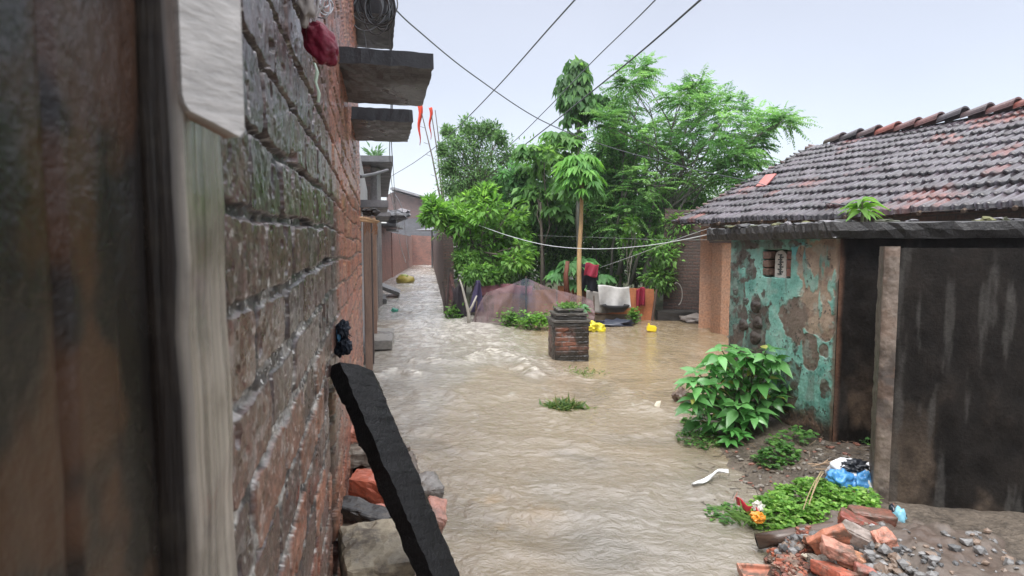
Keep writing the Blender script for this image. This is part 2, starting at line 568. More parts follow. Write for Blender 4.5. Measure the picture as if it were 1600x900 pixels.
    base = mixc(base, (.30, .19, .08), mud * .7)
    rough = .045 + .35 * foam + .05 * pool + .10 * ss(10, 40, YY)
    C = np.concatenate([base, rough[..., None]], -1).reshape(-1, 4)
    V = np.stack([XX, YY, Z], -1).reshape(-1, 3)
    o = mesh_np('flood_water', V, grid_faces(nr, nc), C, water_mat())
    tag(o, kind='structure')
build_water()

# ================================================================== LEFT: the near brick house
WA, WB = -.155, -.233            # wall face: x = WA + WB * Y
WN = Vector((1, -WB, 0)).normalized()
WT = Vector((WB, 1, 0)).normalized()
WL = math.hypot(1, WB)
def wallpt(Y, h, out=0.0):
    return Vector((WA + WB * Y, Y, h)) + WN * out
def wallY(px):
    return WA / ((px - 800) / 900 - WB)
def near_wall_fn(s, h):
    """displacement and colour of the hand-laid brick wall at run s (m) and height h (m)"""
    w1 = fbm(s * 5, h * 5, 3, 101) - .5
    w2 = fbm(s * 3, h * 3, 3, 107) - .5
    S, H = s + w1 * .035, h + w2 * .022 + .012 * np.sin(s * 2.1)
    bh = .116
    row = np.floor(H / bh)
    bl = .262
    So = S / bl + (row % 2) * .5 + (hsh(row, 3, 1) - .5) * .35
    colm = np.floor(So)
    a, b = So - colm - .5, H / bh - row - .5
    id1, id2, id3 = hsh(row, colm, 1), hsh(row, colm, 2), hsh(row, colm, 3)
    ed = np.minimum((.5 - np.abs(a)) * bl, (.5 - np.abs(b)) * bh)
    # rounded corners
    cx, cy = np.maximum(np.abs(a) * bl - (bl / 2 - .03), 0), np.maximum(np.abs(b) * bh - (bh / 2 - .03), 0)
    ed = np.minimum(ed, .03 - np.hypot(cx, cy))
    en = (fbm(s * 38, h * 38, 3, 111) - .5)
    e = ed + en * .010 + (fbm(s * 110, h * 110, 2, 112) - .5) * .004 + (id3 - .5) * .007
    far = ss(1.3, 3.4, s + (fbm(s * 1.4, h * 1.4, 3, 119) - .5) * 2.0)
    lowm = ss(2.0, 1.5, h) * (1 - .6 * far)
    br = ss(.003 + .006 * lowm, .009 + .006 * lowm, e)
    rough = (fbm(s * 55, h * 55, 4, 113) - .5)
    coarse = (fbm(s * 14, h * 14, 3, 117) - .5)
    lump = ss(.5, .8, fbm(s * 9, h * 16, 3, 121))
    pit = ss(.60, .72, fbm(s * 48, h * 48, 3, 115))
    disp = br * (.0085 + (id1 - .5) * .007 + coarse * .005 + a * (id2 - .5) * .006) + rough * .003 + (fbm(s * 150, h * 150, 3, 114) - .5) * .0010 - pit * .0015 * br
    disp = disp + (1 - br) * (lump * .007 - .006 + .008 * lowm + (fbm(s * 80, h * 80, 3, 116) - .5) * .006 - .02 * ss(.66, .78, fbm(s * 11, h * 11, 2, 127)))
    disp = disp - .014 * ss(.77, .84, fbm(s * 17, h * 17, 2, 131)) * br
    red = mixc((.34, .11, .06), (.23, .09, .06), id2)
    red = mixc(red, (.36, .17, .10), ss(.6, .9, id1) * .8)
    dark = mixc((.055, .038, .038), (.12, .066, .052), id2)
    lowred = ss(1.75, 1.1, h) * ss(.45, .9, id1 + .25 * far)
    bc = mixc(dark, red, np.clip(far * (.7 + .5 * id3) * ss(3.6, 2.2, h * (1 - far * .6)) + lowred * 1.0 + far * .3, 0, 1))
    mo = mixc((.055, .048, .045), (.35, .325, .29), ss(2.0, 1.4, h) * ss(.44, .60, fbm(s * 30, h * 38, 4, 137)))
    mo = mixc(mo, (.20, .125, .09), far * .8)
    col = mixc(mo, bc, br)
    grime = fbm(s * 2.2, h * 1.2, 5, 139)
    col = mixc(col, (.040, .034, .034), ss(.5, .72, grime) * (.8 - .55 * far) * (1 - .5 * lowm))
    crack = ss(.0, -.004, e - .004 - .004 * lowm) * (1 - lowm * .8)
    col = mixc(col, (.018, .014, .013), crack * .85 * (1 - .4 * far))
    lich = ss(.57, .64, fbm(s * 34, h * 48, 4, 149)) * ss(.42, .6, fbm(s * 6, h * 6, 3, 151)) * ss(2.1, 1.6, h)
    col = mixc(col, (.52, .50, .47), lich * .5 * (1 - .75 * far) * (1 - .5 * br))
    door = ss(.42, .38, s)
    rust = mixc((.008, .006, .005), (.050, .024, .012), ss(.5, .68, fbm(s * 9, h * 5, 4, 153)))
    col = mixc(col, rust, door)
    spk = fbm(s * 70, h * 90, 4, 157)
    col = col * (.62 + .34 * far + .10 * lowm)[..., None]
    col = col * np.clip(.25 + 1.5 * spk, .2, 1.6)[..., None]  # speckle contrast put into the colour in place of specular sparkle
    col = mixc(col, (.60, .58, .55), ss(.70, .76, fbm(s * 95, h * 95, 3, 158)) * (.3 + .4 * (1 - br)) * (1 - .85 * far))  # white specks painted on like wet glints
    gap = ss(1.93, 1.98, s + .03 * w1) * ss(2.15, 2.06, s + .03 * w1) * ss(1.42, 1.3, h)
    col = mixc(col, (.012, .010, .009), gap * .92)  # darkness of the gap painted in, over a shallow recess
    disp = disp - .02 * gap
    rg = .24 + .16 * id1 + .34 * far + .45 * (1 - br) + .1 * fbm(s * 8, h * 8, 2, 163)
    return disp, col, rg
def build_near_house():
    root = thing('brick_house', 'tall wet house of rough old bricks filling the whole left side', 'house', (-.9, 2.6, 0))
    YE = 6.0
    # columns spaced evenly as they are seen, rows fine about eye height
    u0, u1 = -.98, WA / YE + WB
    U = np.linspace(u0, u1, 900)
    Yc = WA / (U - WB)
    T = np.concatenate([np.linspace(-1, -.62, 40)[:-1], np.linspace(-.62, .55, 860), np.linspace(.55, 1, 40)[1:]])
    t_in = np.clip(T, -.62, .55)
    base = Yc[:, None] * t_in[None, :] * 1.0
    hmin, hmax = -.3 - CAM_H, 5.6 - CAM_H
    lo = ss(-.62, -1, T) if False else np.clip((-.62 - T) / .38, 0, 1)
    hi = np.clip((T - .55) / .45, 0, 1)
    Hh = base * (1 - lo - hi) + lo * hmin + hi * hmax
    Hh = np.clip(Hh, hmin, hmax) + CAM_H
    S = Yc[:, None] * WL + 0 * Hh
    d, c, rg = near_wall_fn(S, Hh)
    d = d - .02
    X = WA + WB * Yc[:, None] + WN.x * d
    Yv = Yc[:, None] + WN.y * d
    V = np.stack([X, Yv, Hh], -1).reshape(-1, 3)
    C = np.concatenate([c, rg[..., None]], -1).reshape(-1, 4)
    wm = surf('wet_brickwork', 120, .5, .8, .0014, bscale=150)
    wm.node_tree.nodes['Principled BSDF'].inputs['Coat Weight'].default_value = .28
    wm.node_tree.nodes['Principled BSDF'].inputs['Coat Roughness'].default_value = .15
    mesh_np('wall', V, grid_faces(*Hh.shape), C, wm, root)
    # end of the wall, turning away from the lane, and the body behind
    mb = MB()
    ang = math.atan2(-WB, 1)
    rot = Matrix.Rotation(ang, 3, 'Z')
    c0 = wallpt(3.0, 2.65, -.19)
    mb.box(c0, (.30, 6.0 * WL - .02, 5.9), rot, (.16, .08, .055, .55), .02)
    mb.done('inner_wall', M_STONE, root)
    # canopy slabs cast into the wall above the doors
    def slab(Y0, Y1, out, h0, th, nm='canopy_slab'):
        m = MB()
        nx, ny = 14, 14
        cols = (.018, .018, .021, .4)
        def pt(i, j, k):
            Yq = Y0 + (Y1 - Y0) * j / ny
            p = wallpt(Yq, h0 + th * k, out * (i / nx) - .05 * (1 - i / nx))
            n_ = .0022
            q = Vector((random.uniform(-1, 1), random.uniform(-1, 1), random.uniform(-1, 1))) * n_
            if k == 0: q.z += .010 * (float(fbm(np.array([i * .45 + Y0]), np.array([j * .9]), 3, 77)[0]) - .5)
            if i == nx and random.random() < .3: q += WN * -.008
            return p + q
        random.seed(int(Y0 * 100))
        top = [[pt(i, j, 1) for j in range(ny + 1)] for i in range(nx + 1)]
        bot = [[pt(i, j, 0) for j in range(ny + 1)] for i in range(nx + 1)]
        pts, idx = [], {}
        for k, g in ((1, top), (0, bot)):
            for i in range(nx + 1):
                for j in range(ny + 1):
                    idx[(i, j, k)] = len(pts); pts.append(g[i][j])
        fs = []
        for i in range(nx):
            for j in range(ny):
                fs.append((idx[i, j, 1], idx[i + 1, j, 1], idx[i + 1, j + 1, 1], idx[i, j + 1, 1]))
                fs.append((idx[i, j, 0], idx[i, j + 1, 0], idx[i + 1, j + 1, 0], idx[i + 1, j, 0]))
        for i in range(nx):
            fs.append((idx[i, 0, 0], idx[i + 1, 0, 0], idx[i + 1, 0, 1], idx[i, 0, 1]))
            fs.append((idx[i, ny, 1], idx[i + 1, ny, 1], idx[i + 1, ny, 0], idx[i, ny, 0]))
        for j in range(ny):
            fs.append((idx[nx, j, 0], idx[nx, j + 1, 0], idx[nx, j + 1, 1], idx[nx, j, 1]))
        m.poly(pts, fs, cols)
        return m.done(nm, M_CONC, root)
    slab(2.85, 3.62, .44, CAM_H + .885, .075)
    slab(4.15, 4.95, .42, CAM_H + .895, .09)
    slab(5.15, 6.05, .34, CAM_H + 2.03, .75, 'upper_ledge')
    return root
HOUSE = build_near_house()

def build_near_wall_items():
    # frame post of the doorway beside the lens
    t = thing('door_post', 'pale worn wooden doorpost standing against the near brick wall', 'doorpost', wallpt(.43, 0))
    m = MB()
    ang = math.atan2(-WB, 1)
    rot = Matrix.Rotation(ang, 3, 'Z')
    n = 60
    rnd = random.Random(4)
    Ya, Yb = .378, .488
    pts, cs = [], []
    for i in range(n + 1):
        h = 2.9 * i / n
        j = [rnd.uniform(-.0015, .0015) for _ in range(4)]
        pts += [wallpt(Ya + j[0], h, -.01), wallpt(Ya + j[0], h, .019 + j[1]), wallpt(Ya + .006, h, .026 + j[1]), wallpt(Yb - .008, h, .026 + j[2]), wallpt(Yb + j[3], h, .018 + j[2]), wallpt(Yb + j[3], h, -.01)]
    fs = [(6 * i + k, 6 * i + k + 1, 6 * i + k + 7, 6 * i + k + 6) for i in range(n) for k in range(5)]
    m.poly(pts, fs, (.24, .21, .175, .3))
    for i in range(n + 1):                  # the side towards the door is coloured almost black
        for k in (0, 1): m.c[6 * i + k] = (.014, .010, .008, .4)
        if pts[6 * i].z > 1.93:  # post top painted darker for the shadow of the board
            for k in range(2, 6): m.c[6 * i + k] = (.20, .15, .12, .3)
    m.done('post', surf('worn_post', 34, .7, .6, .002, stretch=(3, 3, .16), rvar=.2, dirt=.5, dirtcol=(.05, .04, .03)), t)
    n_, k_ = 200, 50
    Hd, Yd = np.meshgrid(np.linspace(0, 2.95, n_ * 3), np.linspace(.12, .374, k_), indexing='ij')
    gr = fbm(Yd * 70, Hd * 14, 4, 501); pt = fbm(Yd * 14, Hd * 11, 5, 503)
    dd = .006 + .004 * (gr - .5) - .006 * ss(.008, .0, np.abs(((Yd * 9.3) % 1) - .5) / 9.3)
    Vd = np.stack([WA + WB * Yd + WN.x * dd, Yd + WN.y * dd, Hd], -1).reshape(-1, 3)
    cd = mixc((.004, .0035, .003), (.013, .009, .007), gr)
    cd = mixc(cd, (.045, .020, .009), ss(.52, .64, pt) * .85)
    cd = mixc(cd, (.004, .004, .004), ss(.5, .4, fbm(Yd * 11 + 9, Hd * 5, 4, 507)) * .8)
    dl = mesh_np('door_leaf', Vd, grid_faces(n_ * 3, k_), np.concatenate([cd, .3 + 0 * cd[..., :1]], -1).reshape(-1, 4), M_STONE)
    tag(dl, 'dark damp wooden door leaf at the left edge beside the pale doorpost', 'door')
    # pale board nailed above
    m = MB()
    A, B = P(283, 100, .385), P(379, 100, .425)
    dx = (B - A); dx.z = 0
    Lx = dx.length; dx.normalize()
    nn = Vector((dx.y, -dx.x, 0))
    zb = P(340, 186, .405).z
    prof = [(0, .30), (0, .012), (.0015, .006), (.005, .002), (Lx * .5, -.003), (Lx - .004, -.009), (Lx, -.004), (Lx, .30)]
    front = [A.xy.to_3d() + dx * s + Vector((0, 0, zb + z)) for s, z in prof]
    k = len(prof)
    back = [p - nn * .016 for p in front]
    m.poly(front + back, [tuple(range(k)), tuple(range(2 * k - 1, k - 1, -1))] + [(i, k + i, k + (i + 1) % k, (i + 1) % k) for i in range(k)], (.40, .38, .36, .35))
    for i in range(k, 2 * k): m.c[i] = (.16, .08, .045, .5)
    bd = m.done('board', surf('sawn_board', 42, .38, .9, .0025, stretch=(1, 1, 4)), None)
    tag(bd, 'pale weathered board end hanging over the pale doorpost', 'board')
    # maroon bundle on a string
    t = thing('cloth_bundle', 'small maroon cloth bundle hanging on the brick wall', 'bundle', wallpt(1.3, 2.2, .05))
    m = MB()
    random.seed(11)
    c = P(502, 68, 1.27)
    m.blob(c, (.031, .026, .049), (.13, .010, .025, .4), .13, 1.9, 5, Matrix.Rotation(R(-28), 3, 'Y'))
    m.done('bundle', surf('maroon_cloth', 70, .5, .9, .004, spec=.3, bscale=60), t, True)
    m = MB()
    for a, b, cc in [((489, 32), (478, 0), .0), ((491, 34), (500, -10), .01), ((488, 30), (470, -30), .0), ((492, 32), (512, -20), .005)]:
        p0, p1 = P(a[0], a[1], 1.26), P(b[0], b[1], 1.22)
        m.tube([p0, (p0 + p1) / 2 + Vector((random.uniform(-.004, .004), 0, random.uniform(-.004, .004))), p1], .0022, 6, (.6, .6, .62, .4))
    m.done('string', M_CLOTH, t)
    m = MB()
    random.seed(12)
    m.blob(P(478, 8, 1.22), (.018, .014, .034), (.30, .27, .25, .5), .35, 2.2, 3)
    o = m.done('cloth_knot', M_CLOTH, None, True)
    tag(o, 'grey cloth knot on the brick wall directly above the maroon bundle', 'cloth')
    m = MB()
    for k in range(5):
        pts = []
        r0, cx, cy = random.uniform(8, 18), 508 + random.uniform(-6, 6), 8 + random.uniform(-8, 6)
        for i in range(17):
            a = 2 * math.pi * i / 16
            pts.append(P(cx + r0 * .8 * math.cos(a), cy + r0 * math.sin(a), 1.42 + .03 * math.sin(a + k)))
        m.tube(pts, .0018, 5, (.42, .42, .45, .35), False)
    tag(m.done('wire_loop', M_PLASTIC), 'loose grey wire loops on the brick wall behind the maroon bundle', 'wire')
    m = MB()
    pts = [P(x, y, 1.36 + .01 * i) for i, (x, y) in enumerate([(489, 98), (494, 112), (491, 128), (497, 146), (495, 160)])]
    V = []
    for i, p in enumerate(pts):
        wd = [.006, .013, .012, .012, .005][i]
        V += [p - WT * wd, p + WT * wd + Vector((0, 0, .004)), p + WT * wd * .4 + WN * .006]
    fs = []
    for i in range(4):
        for k in range(3):
            fs.append((3 * i + k, 3 * i + (k + 1) % 3, 3 * i + 3 + (k + 1) % 3, 3 * i + 3 + k))
    m.poly(V, fs, (.42, .52, .42, .3))
    tag(m.done('plastic_strip', M_PLASTIC, None, True), 'pale green plastic strip dangling under the maroon bundle', 'plastic strip')
    # dark tuft above the beam
    t = m = MB()
    random.seed(5)
    for k in range(7):
        m.blob(P(533 + random.uniform(-5, 8), 528 + random.uniform(-20, 18), 2.2 + random.uniform(-.03, .03)), (.022, .02, .032), (.012, .016, .024, .45), .25, 3, 3)
    for k in range(60):
        a = P(532 + random.uniform(-4, 8), 528 + random.uniform(-20, 16), 2.2)
        b = a + Vector((random.uniform(-.005, .028), random.uniform(-.03, .03), random.uniform(-.03, .02)))
        m.tube([a, b], [.004, .001], 4, (.012, .014, .02, .5))
    m.blob(P(529, 522, 2.17), (.008, .01, .03), (.05, .14, .24, .4), .3, 2, 2)
    tag(m.done('rag', M_CLOTH), 'black and blue rag stuffed against the wall above the charred beam', 'rag')
build_near_wall_items()

# ------------------------------------------------------------------ charred beam leaning on the wall
def build_beam():
    random.seed(21)
    # corner sight lines at both ends; the beam is a real bar 0.17 x 0.07
    T = P(560, 585, 2.12)
    B = P(707, 945, 1.72)
    ax = (B - T); L = ax.length; ax.normalize()
    L2 = L + .9
    wdir = (P(603, 602, 2.12) - P(520, 556, 2.0)); wdir -= ax * wdir.dot(ax); wdir.normalize()
    th = ax.cross(wdir).normalized()
    if th.y > 0: th = -th
    n = 120
    V, fs = [], []
    # profile in (w, th): a bar whose right edge is chamfered so that a second long face shows
    prof = [(-.104, .030), (-.03, .036), (.045, .034), (.050, .028), (.104, -.012), (.108, -.03), (.05, -.036), (-.03, -.036), (-.106, -.03)]
    kk = len(prof)
    from mathutils import noise
    for i in range(n + 1):
        f = i / n
        p = T + ax * (L2 * f)
        for q, (a, b) in enumerate(prof):
            nn = noise.noise(Vector((f * 22, q * 1.7, 3))) * .007 + noise.noise(Vector((f * 70, q * 1.7, 9))) * .004 + random.uniform(-.001, .001)
            if q in (4, 5) : nn -= .012 * max(0, noise.noise(Vector((f * 30, 5, 5)))) 
            skew = 0.0
            if i == 0: skew = (a + .09) * .22 - .03
            a = a * (1 - .34 * min(1, f * 2.2)) if a < -.05 else a
            V.append(p + wdir * (a * 1.0 + nn) + th * (b + nn * .6) + ax * (skew + (random.uniform(-.012, .012) if i == 0 else 0)))
    for i in range(n):
        for q in range(kk):
            fs.append((i * kk + q, i * kk + (q + 1) % kk, (i + 1) * kk + (q + 1) % kk, (i + 1) * kk + q))
    c = len(V)
    fs.append(tuple(range(kk))[::-1]); fs.append(tuple(n * kk + q for q in range(kk)))
    root = thing('charred_beam', 'long black charred timber leaning against the near brick wall', 'beam', T + ax * L2)
    m = MB(); m.poly(V, fs, (.006, .0055, .0055, .5))
    cm = surf('charred_wood', 40, .5, .9, .006, bscale=45, spec=.22)
    tt = cm.node_tree
    vo = node(tt, 'ShaderNodeTexVoronoi', feature='DISTANCE_TO_EDGE', Scale=60.0)
    tc2 = node(tt, 'ShaderNodeTexCoord'); mp2 = node(tt, 'ShaderNodeMapping')
    mp2.inputs['Rotation'].default_value = (0, R(18), 0); mp2.inputs['Scale'].default_value = (1.6, 1, .55)
    tt.links.new(tc2.outputs['Object'], mp2.inputs[0]); tt.links.new(mp2.outputs[0], vo.inputs['Vector'])
    rp = node(tt, 'ShaderNodeMapRange'); rp.inputs['From Max'].default_value = .12
    tt.links.new(vo.outputs[0], rp.inputs[0])
    b2 = node(tt, 'ShaderNodeBump', Strength=.45, Distance=.002)
    tt.links.new(rp.outputs[0], b2.inputs['Height'])
    bs = tt.nodes['Principled BSDF']; old = bs.inputs['Normal'].links[0].from_socket
    tt.links.new(old, b2.inputs['Normal']); tt.links.new(b2.outputs[0], bs.inputs['Normal'])
    m.done('beam', cm, root)
    # broken tenon stub sticking out on the wall side
    m = MB()
    c = P(576, 690, 2.0)
    m.box(c, (.055, .05, .04), Matrix.Rotation(R(20), 3, 'Y'), (.012, .010, .010, .6), .008, .004)
    m.done('peg', M_WOOD, root)
build_beam()

# ------------------------------------------------------------------ rubble ledge by the wall
def loose_brick(name, label, cat, c, size, rot, col, group=None, mortar=None, jit=.004, bev=.012, seed=0):
    random.seed(seed + 100)
    m = MB()
    Rm = Matrix.Rotation(R(rot[2]), 3, 'Z') @ Matrix.Rotation(R(rot[1]), 3, 'Y') @ Matrix.Rotation(R(rot[0]), 3, 'X')
    m.box(c, size, Rm, col, bev, jit)
    if mortar:
        m2 = MB()
        top = max(range(3), key=lambda k: (Rm @ Vector([1 if i == k else 0 for i in range(3)])).z ** 2)
        off = Vector([0, 0, 0]); off[top] = size[top] / 2
        if (Rm @ off).z < 0: off = -off
        s2 = [s * .82 for s in size]; s2[top] = .022
        m2.box(Vector(c) + Rm @ off, s2, Rm, mortar, .006, .006)
        o = m.done(name, M_BRICK)
        tag(o, label, cat, group)
        m2.done('mortar', M_CONC, None)
        ob = bpy.context.scene.objects
        mo = COL.objects[-1]
        mo.parent = o
        return o
    o = m.done(name, M_BRICK)
    return tag(o, label, cat, group)
def build_left_rubble():
    ang = math.degrees(math.atan2(-WB, 1))
    # footing of mortar and earth along the wall
    m = MB()
    nr, nc = 60, 24
    V, C = [], []
    for i in range(nr):
        Y = 1.4 + 3.1 * i / (nr - 1)
        for j in range(nc):
            f = j / (nc - 1)
            out = f * .62
            n = fbm(Y * 5, out * 9, 4, 201) - .5
            hh = (.50 + .10 * math.sin(Y * 3)) * (1 - ss(.16, .42, out + n * .12)) - .12 + n * .14 - .35 * ss(3.4, 4.4, Y)
            V.append(wallpt(Y, float(hh), out)); C.append((.16, .135, .11, .5))
    o = mesh_np('rubble', np.array(V), grid_faces(nr, nc), np.array(C), M_CONC)
    tag(o, 'wet mortar and earth heaped along the foot of the near brick wall', 'rubble', kind='stuff')
    g = 'broken bricks and blocks under the charred beam'
    def at(px, py, Y): return P(px, py, Y)
    L = [
        ('concrete_block', 'big buff mortar-covered block with an orange side, at the beam foot', 'block', at(585, 872, 2.0), (.23, .30, .13), (4, 3, ang + 8), (.34, .285, .20, .5)),
        ('concrete_block', 'flat grey block wedged between the wall and the big buff block', 'block', at(540, 846, 2.30), (.24, .26, .12), (-3, 6, ang - 4), (.17, .155, .135, .45)),
        ('brick', 'bright red broken brick standing highest behind the charred beam', 'brick', at(588, 768, 2.62), (.24, .11, .16), (8, 5, -8), (.50, .135, .075, .5)),
        ('brick', 'pinkish red brick lying in front of the bright red one', 'brick', at(615, 812, 2.40), (.16, .12, .07), (12, 14, 25), (.46, .17, .12, .5)),
        ('roof_slate', 'black flat slate lying under the bright red brick', 'slate', at(570, 802, 2.36), (.24, .10, .06), (8, 14, -10), (.028, .025, .024, .45)),
        ('brick', 'pale dusty brick between the wall and the beam top', 'brick', at(560, 712, 3.1), (.19, .13, .09), (3, -4, 10), (.27, .235, .19, .5)),
        ('brick', 'orange half brick poking out above the pale dusty brick', 'brick', at(548, 678, 3.2), (.15, .12, .07), (0, 4, 12), (.42, .16, .10, .55)),
        ('brick', 'small red brick end, highest of the pile by the wall', 'brick', at(546, 655, 3.45), (.10, .10, .07), (0, 0, 14), (.32, .13, .09, .55)),
        ('brick', 'pink brick showing on the water side of the charred beam', 'brick', at(680, 805, 2.5), (.09, .20, .09), (3, 18, 8), (.42, .20, .15, .5)),
        ('stone', 'grey stone showing on the water side above the pink brick', 'stone', at(662, 768, 2.75), (.16, .16, .12), (12, 5, 30), (.22, .20, .18, .45)),
        ('stone', 'dark rough stone touching the near wall foot', 'stone', at(532, 880, 2.25), (.10, .16, .10), (12, 5, 30), (.07, .06, .055, .45)),
        ('brick', 'orange brick chip wedged at the beam under the pink ones', 'brick', at(628, 832, 2.35), (.10, .08, .06), (20, 15, 40), (.42, .15, .09, .5)),
    ]
    for k, (n, lb, ct, c, sz, rt, col) in enumerate(L):
        loose_brick(n, lb, ct, c, sz, rt, col, g, None, .006, .012, k)
    # hidden courses that carry the visible ones
    m = MB()
    for k, (Y, out, h) in enumerate([(2.0, .18, .42), (2.4, .2, .42), (2.75, .22, .42), (3.1, .2, .48), (2.55, .30, .26), (3.4, .14, .5)]):
        m.box(wallpt(Y, h, out), (.30, .36, .24), Matrix.Rotation(R(ang + k * 7 - 20), 3, 'Z'), (.13, .10, .08, .5), .03, .01)
    tag(m.done('rubble', M_BRICK), 'broken masonry packed beneath the bricks by the charred beam', 'rubble', kind='stuff')
build_left_rubble()

# ================================================================== LEFT LANE: houses further on
M_BR_PINK = brickmat('pink_brickwork', (.36, .14, .10), (.25, .105, .08), (.22, .16, .13), stainamt=.55)
M_BR_DARK = brickmat('sooty_brickwork', (.13, .075, .06), (.085, .055, .048), (.07, .06, .055), stainamt=.75)
M_BR_GREY = brickmat('grey_blockwork', (.13, .135, .15), (.10, .105, .12), (.09, .09, .10), bw=.4, bh=.2, stainamt=.5)
M_BR_FAR = brickmat('gable_brickwork', (.17, .10, .09), (.13, .085, .08), (.12, .10, .10), stainamt=.5)
def wallprism(name, a, b, h0, h1a, h1b, th, mat, parent=None, side=1):
    """upright wall a->b on the ground plan with UVs in metres; th is laid to the side"""
    a, b = Vector((a[0], a[1])), Vector((b[0], b[1]))
    t = (b - a); L = t.length; t.normalize()
    n = Vector((-t.y, t.x)) * side * th
    c = [a, b, b + n, a + n]
    V = np.array([(p.x, p.y, h0) for p in c] + [(c[0].x, c[0].y, h1a), (c[1].x, c[1].y, h1b), (c[2].x, c[2].y, h1b), (c[3].x, c[3].y, h1a)])
    quads = [(0, 1, 5, 4), (1, 2, 6, 5), (2, 3, 7, 6), (3, 0, 4, 7), (4, 5, 6, 7)]
    VV, F, UV = [], [], []
    for q in quads:
        i = len(VV)
        pts = V[list(q)]
        F.append((i, i + 1, i + 2, i + 3))
        d = pts[1] - pts[0]
        l = np.hypot(d[0], d[1])
        if q == (4, 5, 6, 7): uvs = [(0, 0), (L, 0), (L, th), (0, th)]
        else: uvs = [(0, pts[0][2]), (l, pts[1][2]), (l, pts[2][2]), (0, pts[3][2])]
        VV += list(pts); UV += uvs
    return mesh_np(name, np.array(VV), np.array(F), None, mat, parent, False, np.array(UV))
def laneL(Y, out=0.0):
    return Vector((WA + WB * Y + out, Y))
def build_left_lane():
    # plastered house with door posts
    t = thing('plaster_house', 'narrow grey plastered house with timber posts next beyond the brick house', 'house', laneL(8).to_3d())
    a, b = laneL(6.3, -.12), laneL(16.3, -.10)
    m = MB()
    nseg = 40
    pts, fs = [], []
    for i in range(nseg + 1):
        f = i / nseg
        p = a.lerp(b, f)
        pts += [(p.x, p.y, -.3), (p.x, p.y, 3.35), (p.x - 2, p.y, 3.35)]
    for i in range(nseg):
        fs += [(3 * i, 3 * i + 3, 3 * i + 4, 3 * i + 1), (3 * i + 1, 3 * i + 4, 3 * i + 5, 3 * i + 2)]
    fs.append((0, 1, 2))
    fs.append((3 * nseg, 3 * nseg + 1, 3 * nseg + 2))
    m.poly(pts, fs, (.36, .34, .35, .6))
    m.done('wall', M_CONC, t)
    for (Y, wd, ht, cc, oo) in [(7.6, .16, 2.45, (.23, .15, .11, .6), .02), (9.2, .6, 2.4, (.07, .05, .045, .6), .03), (10.8, .2, 2.5, (.28, .17, .12, .6), .08), (12.4, .7, 2.35, (.16, .11, .085, .6), .0), (14.0, .25, 2.5, (.33, .25, .2, .6), .1), (15.2, .5, 2.5, (.10, .075, .06, .6), .06)]:
        m = MB()
        p = laneL(Y, oo)
        m.box((p.x, p.y, ht / 2 - .15), (.09, wd * 1.6, ht), Matrix.Rotation(math.atan2(-WB, 1), 3, 'Z'), cc, .01)
        m.done('post' if wd < .4 else 'door', M_WOOD, t)
    for (Y0, Y1, hh, out, th) in [(9.0, 10.3, 2.46, .38, .12), (12.6, 15.5, 2.5, .5, .1)]:
        m = MB()
        c = laneL((Y0 + Y1) / 2, out / 2 - .1)
        m.box((c.x, c.y, hh), (out + .1, Y1 - Y0, th), Matrix.Rotation(math.atan2(-WB, 1), 3, 'Z'), (.12, .115, .12, .5), .012)
        m.done('canopy_slab', M_CONC, t)
    # wooden sticks poking out of the wall into the lane
    m = MB()
    for k, (x0, y0, x1, y1) in enumerate([(545, 338, 592, 346), (548, 343, 590, 348), (552, 339, 586, 343)]):
        m.tube([P(x0, y0, 5.4 + .1 * k), P((x0 + x1) / 2, (y0 + y1) / 2 - .5, 5.9), P(x1, y1, 6.4)], [.014, .013, .010], 7, (.34, .20, .10, .6))
    tag(m.done('bamboo_sticks', M_WOOD), 'bundle of brown sticks jutting out from the brick house end', 'sticks')
    m = MB()
    m.tube([P(563, 276, 7.2), P(585, 272, 8.0), P(606, 266, 8.6)], .022, 6, (.09, .085, .09, .5))
    tag(m.done('iron_rod', M_PLAIN), 'single dark rod jutting out above the brown stick bundle', 'rod')
    m = MB()
    random.seed(3)
    for k in range(5): m.blob(P(578 + random.uniform(-6, 8), 333 + random.uniform(-4, 3), 6.2), (.05, .05, .03), (.03, .026, .024, .6), .4, 3, 2)
    tag(m.done('cloth_scrap', M_CLOTH), 'small black cloth scrap lying on the brown sticks', 'cloth')
    m = MB()
    for k in range(14):
        x = 578 + random.uniform(-8, 10)
        m.tube([P(x, 348, 6.2), P(x + random.uniform(-3, 3), 356, 6.2), P(x + random.uniform(-4, 4), 362 + random.uniform(-4, 6), 6.2)], .004, 4, (.26, .13, .07, .6))
    tag(m.done('rope_tassel', M_CLOTH), 'tangle of brown fibre hanging from the brown sticks', 'rope')
    # dark store with flat overhanging roof
    t = thing('flat_roofed_house', 'dark flat-roofed house with an overhanging roof slab halfway down the lane', 'house', laneL(20).to_3d())
    wallprism('wall', laneL(16.6, .0), laneL(28.0, -.1), -.3, 4.1, 4.15, 2.5, M_BR_DARK, t, 1)
    m = MB()
    a, b = laneL(15.9), laneL(28.4)
    pts = [(a.x - 2.5, a.y, 4.15), (a.x + .62, a.y, 4.1), (b.x + .7, b.y, 4.2), (b.x - 2.5, b.y, 4.2)]
    pts += [(p[0], p[1], p[2] + .16) for p in pts]
    m.poly(pts, [(0, 3, 2, 1), (4, 5, 6, 7), (0, 1, 5, 4), (1, 2, 6, 5), (2, 3, 7, 6), (3, 0, 4, 7)], (.10, .10, .105, .5))
    m.done('roof', M_CONC, t)
    for Y, cc in [(17.2, (.30, .27, .27, .6)), (19.5, (.24, .2, .18, .6)), (23, (.10, .08, .07, .6))]:
        m = MB(); p = laneL(Y, .12)
        m.box((p.x, p.y, 1.9), (.22, .5, 4.4), None, cc, .01)
        m.done('pillar', M_CONC, t)
    # reinforcement rods on the roofs
    m = MB()
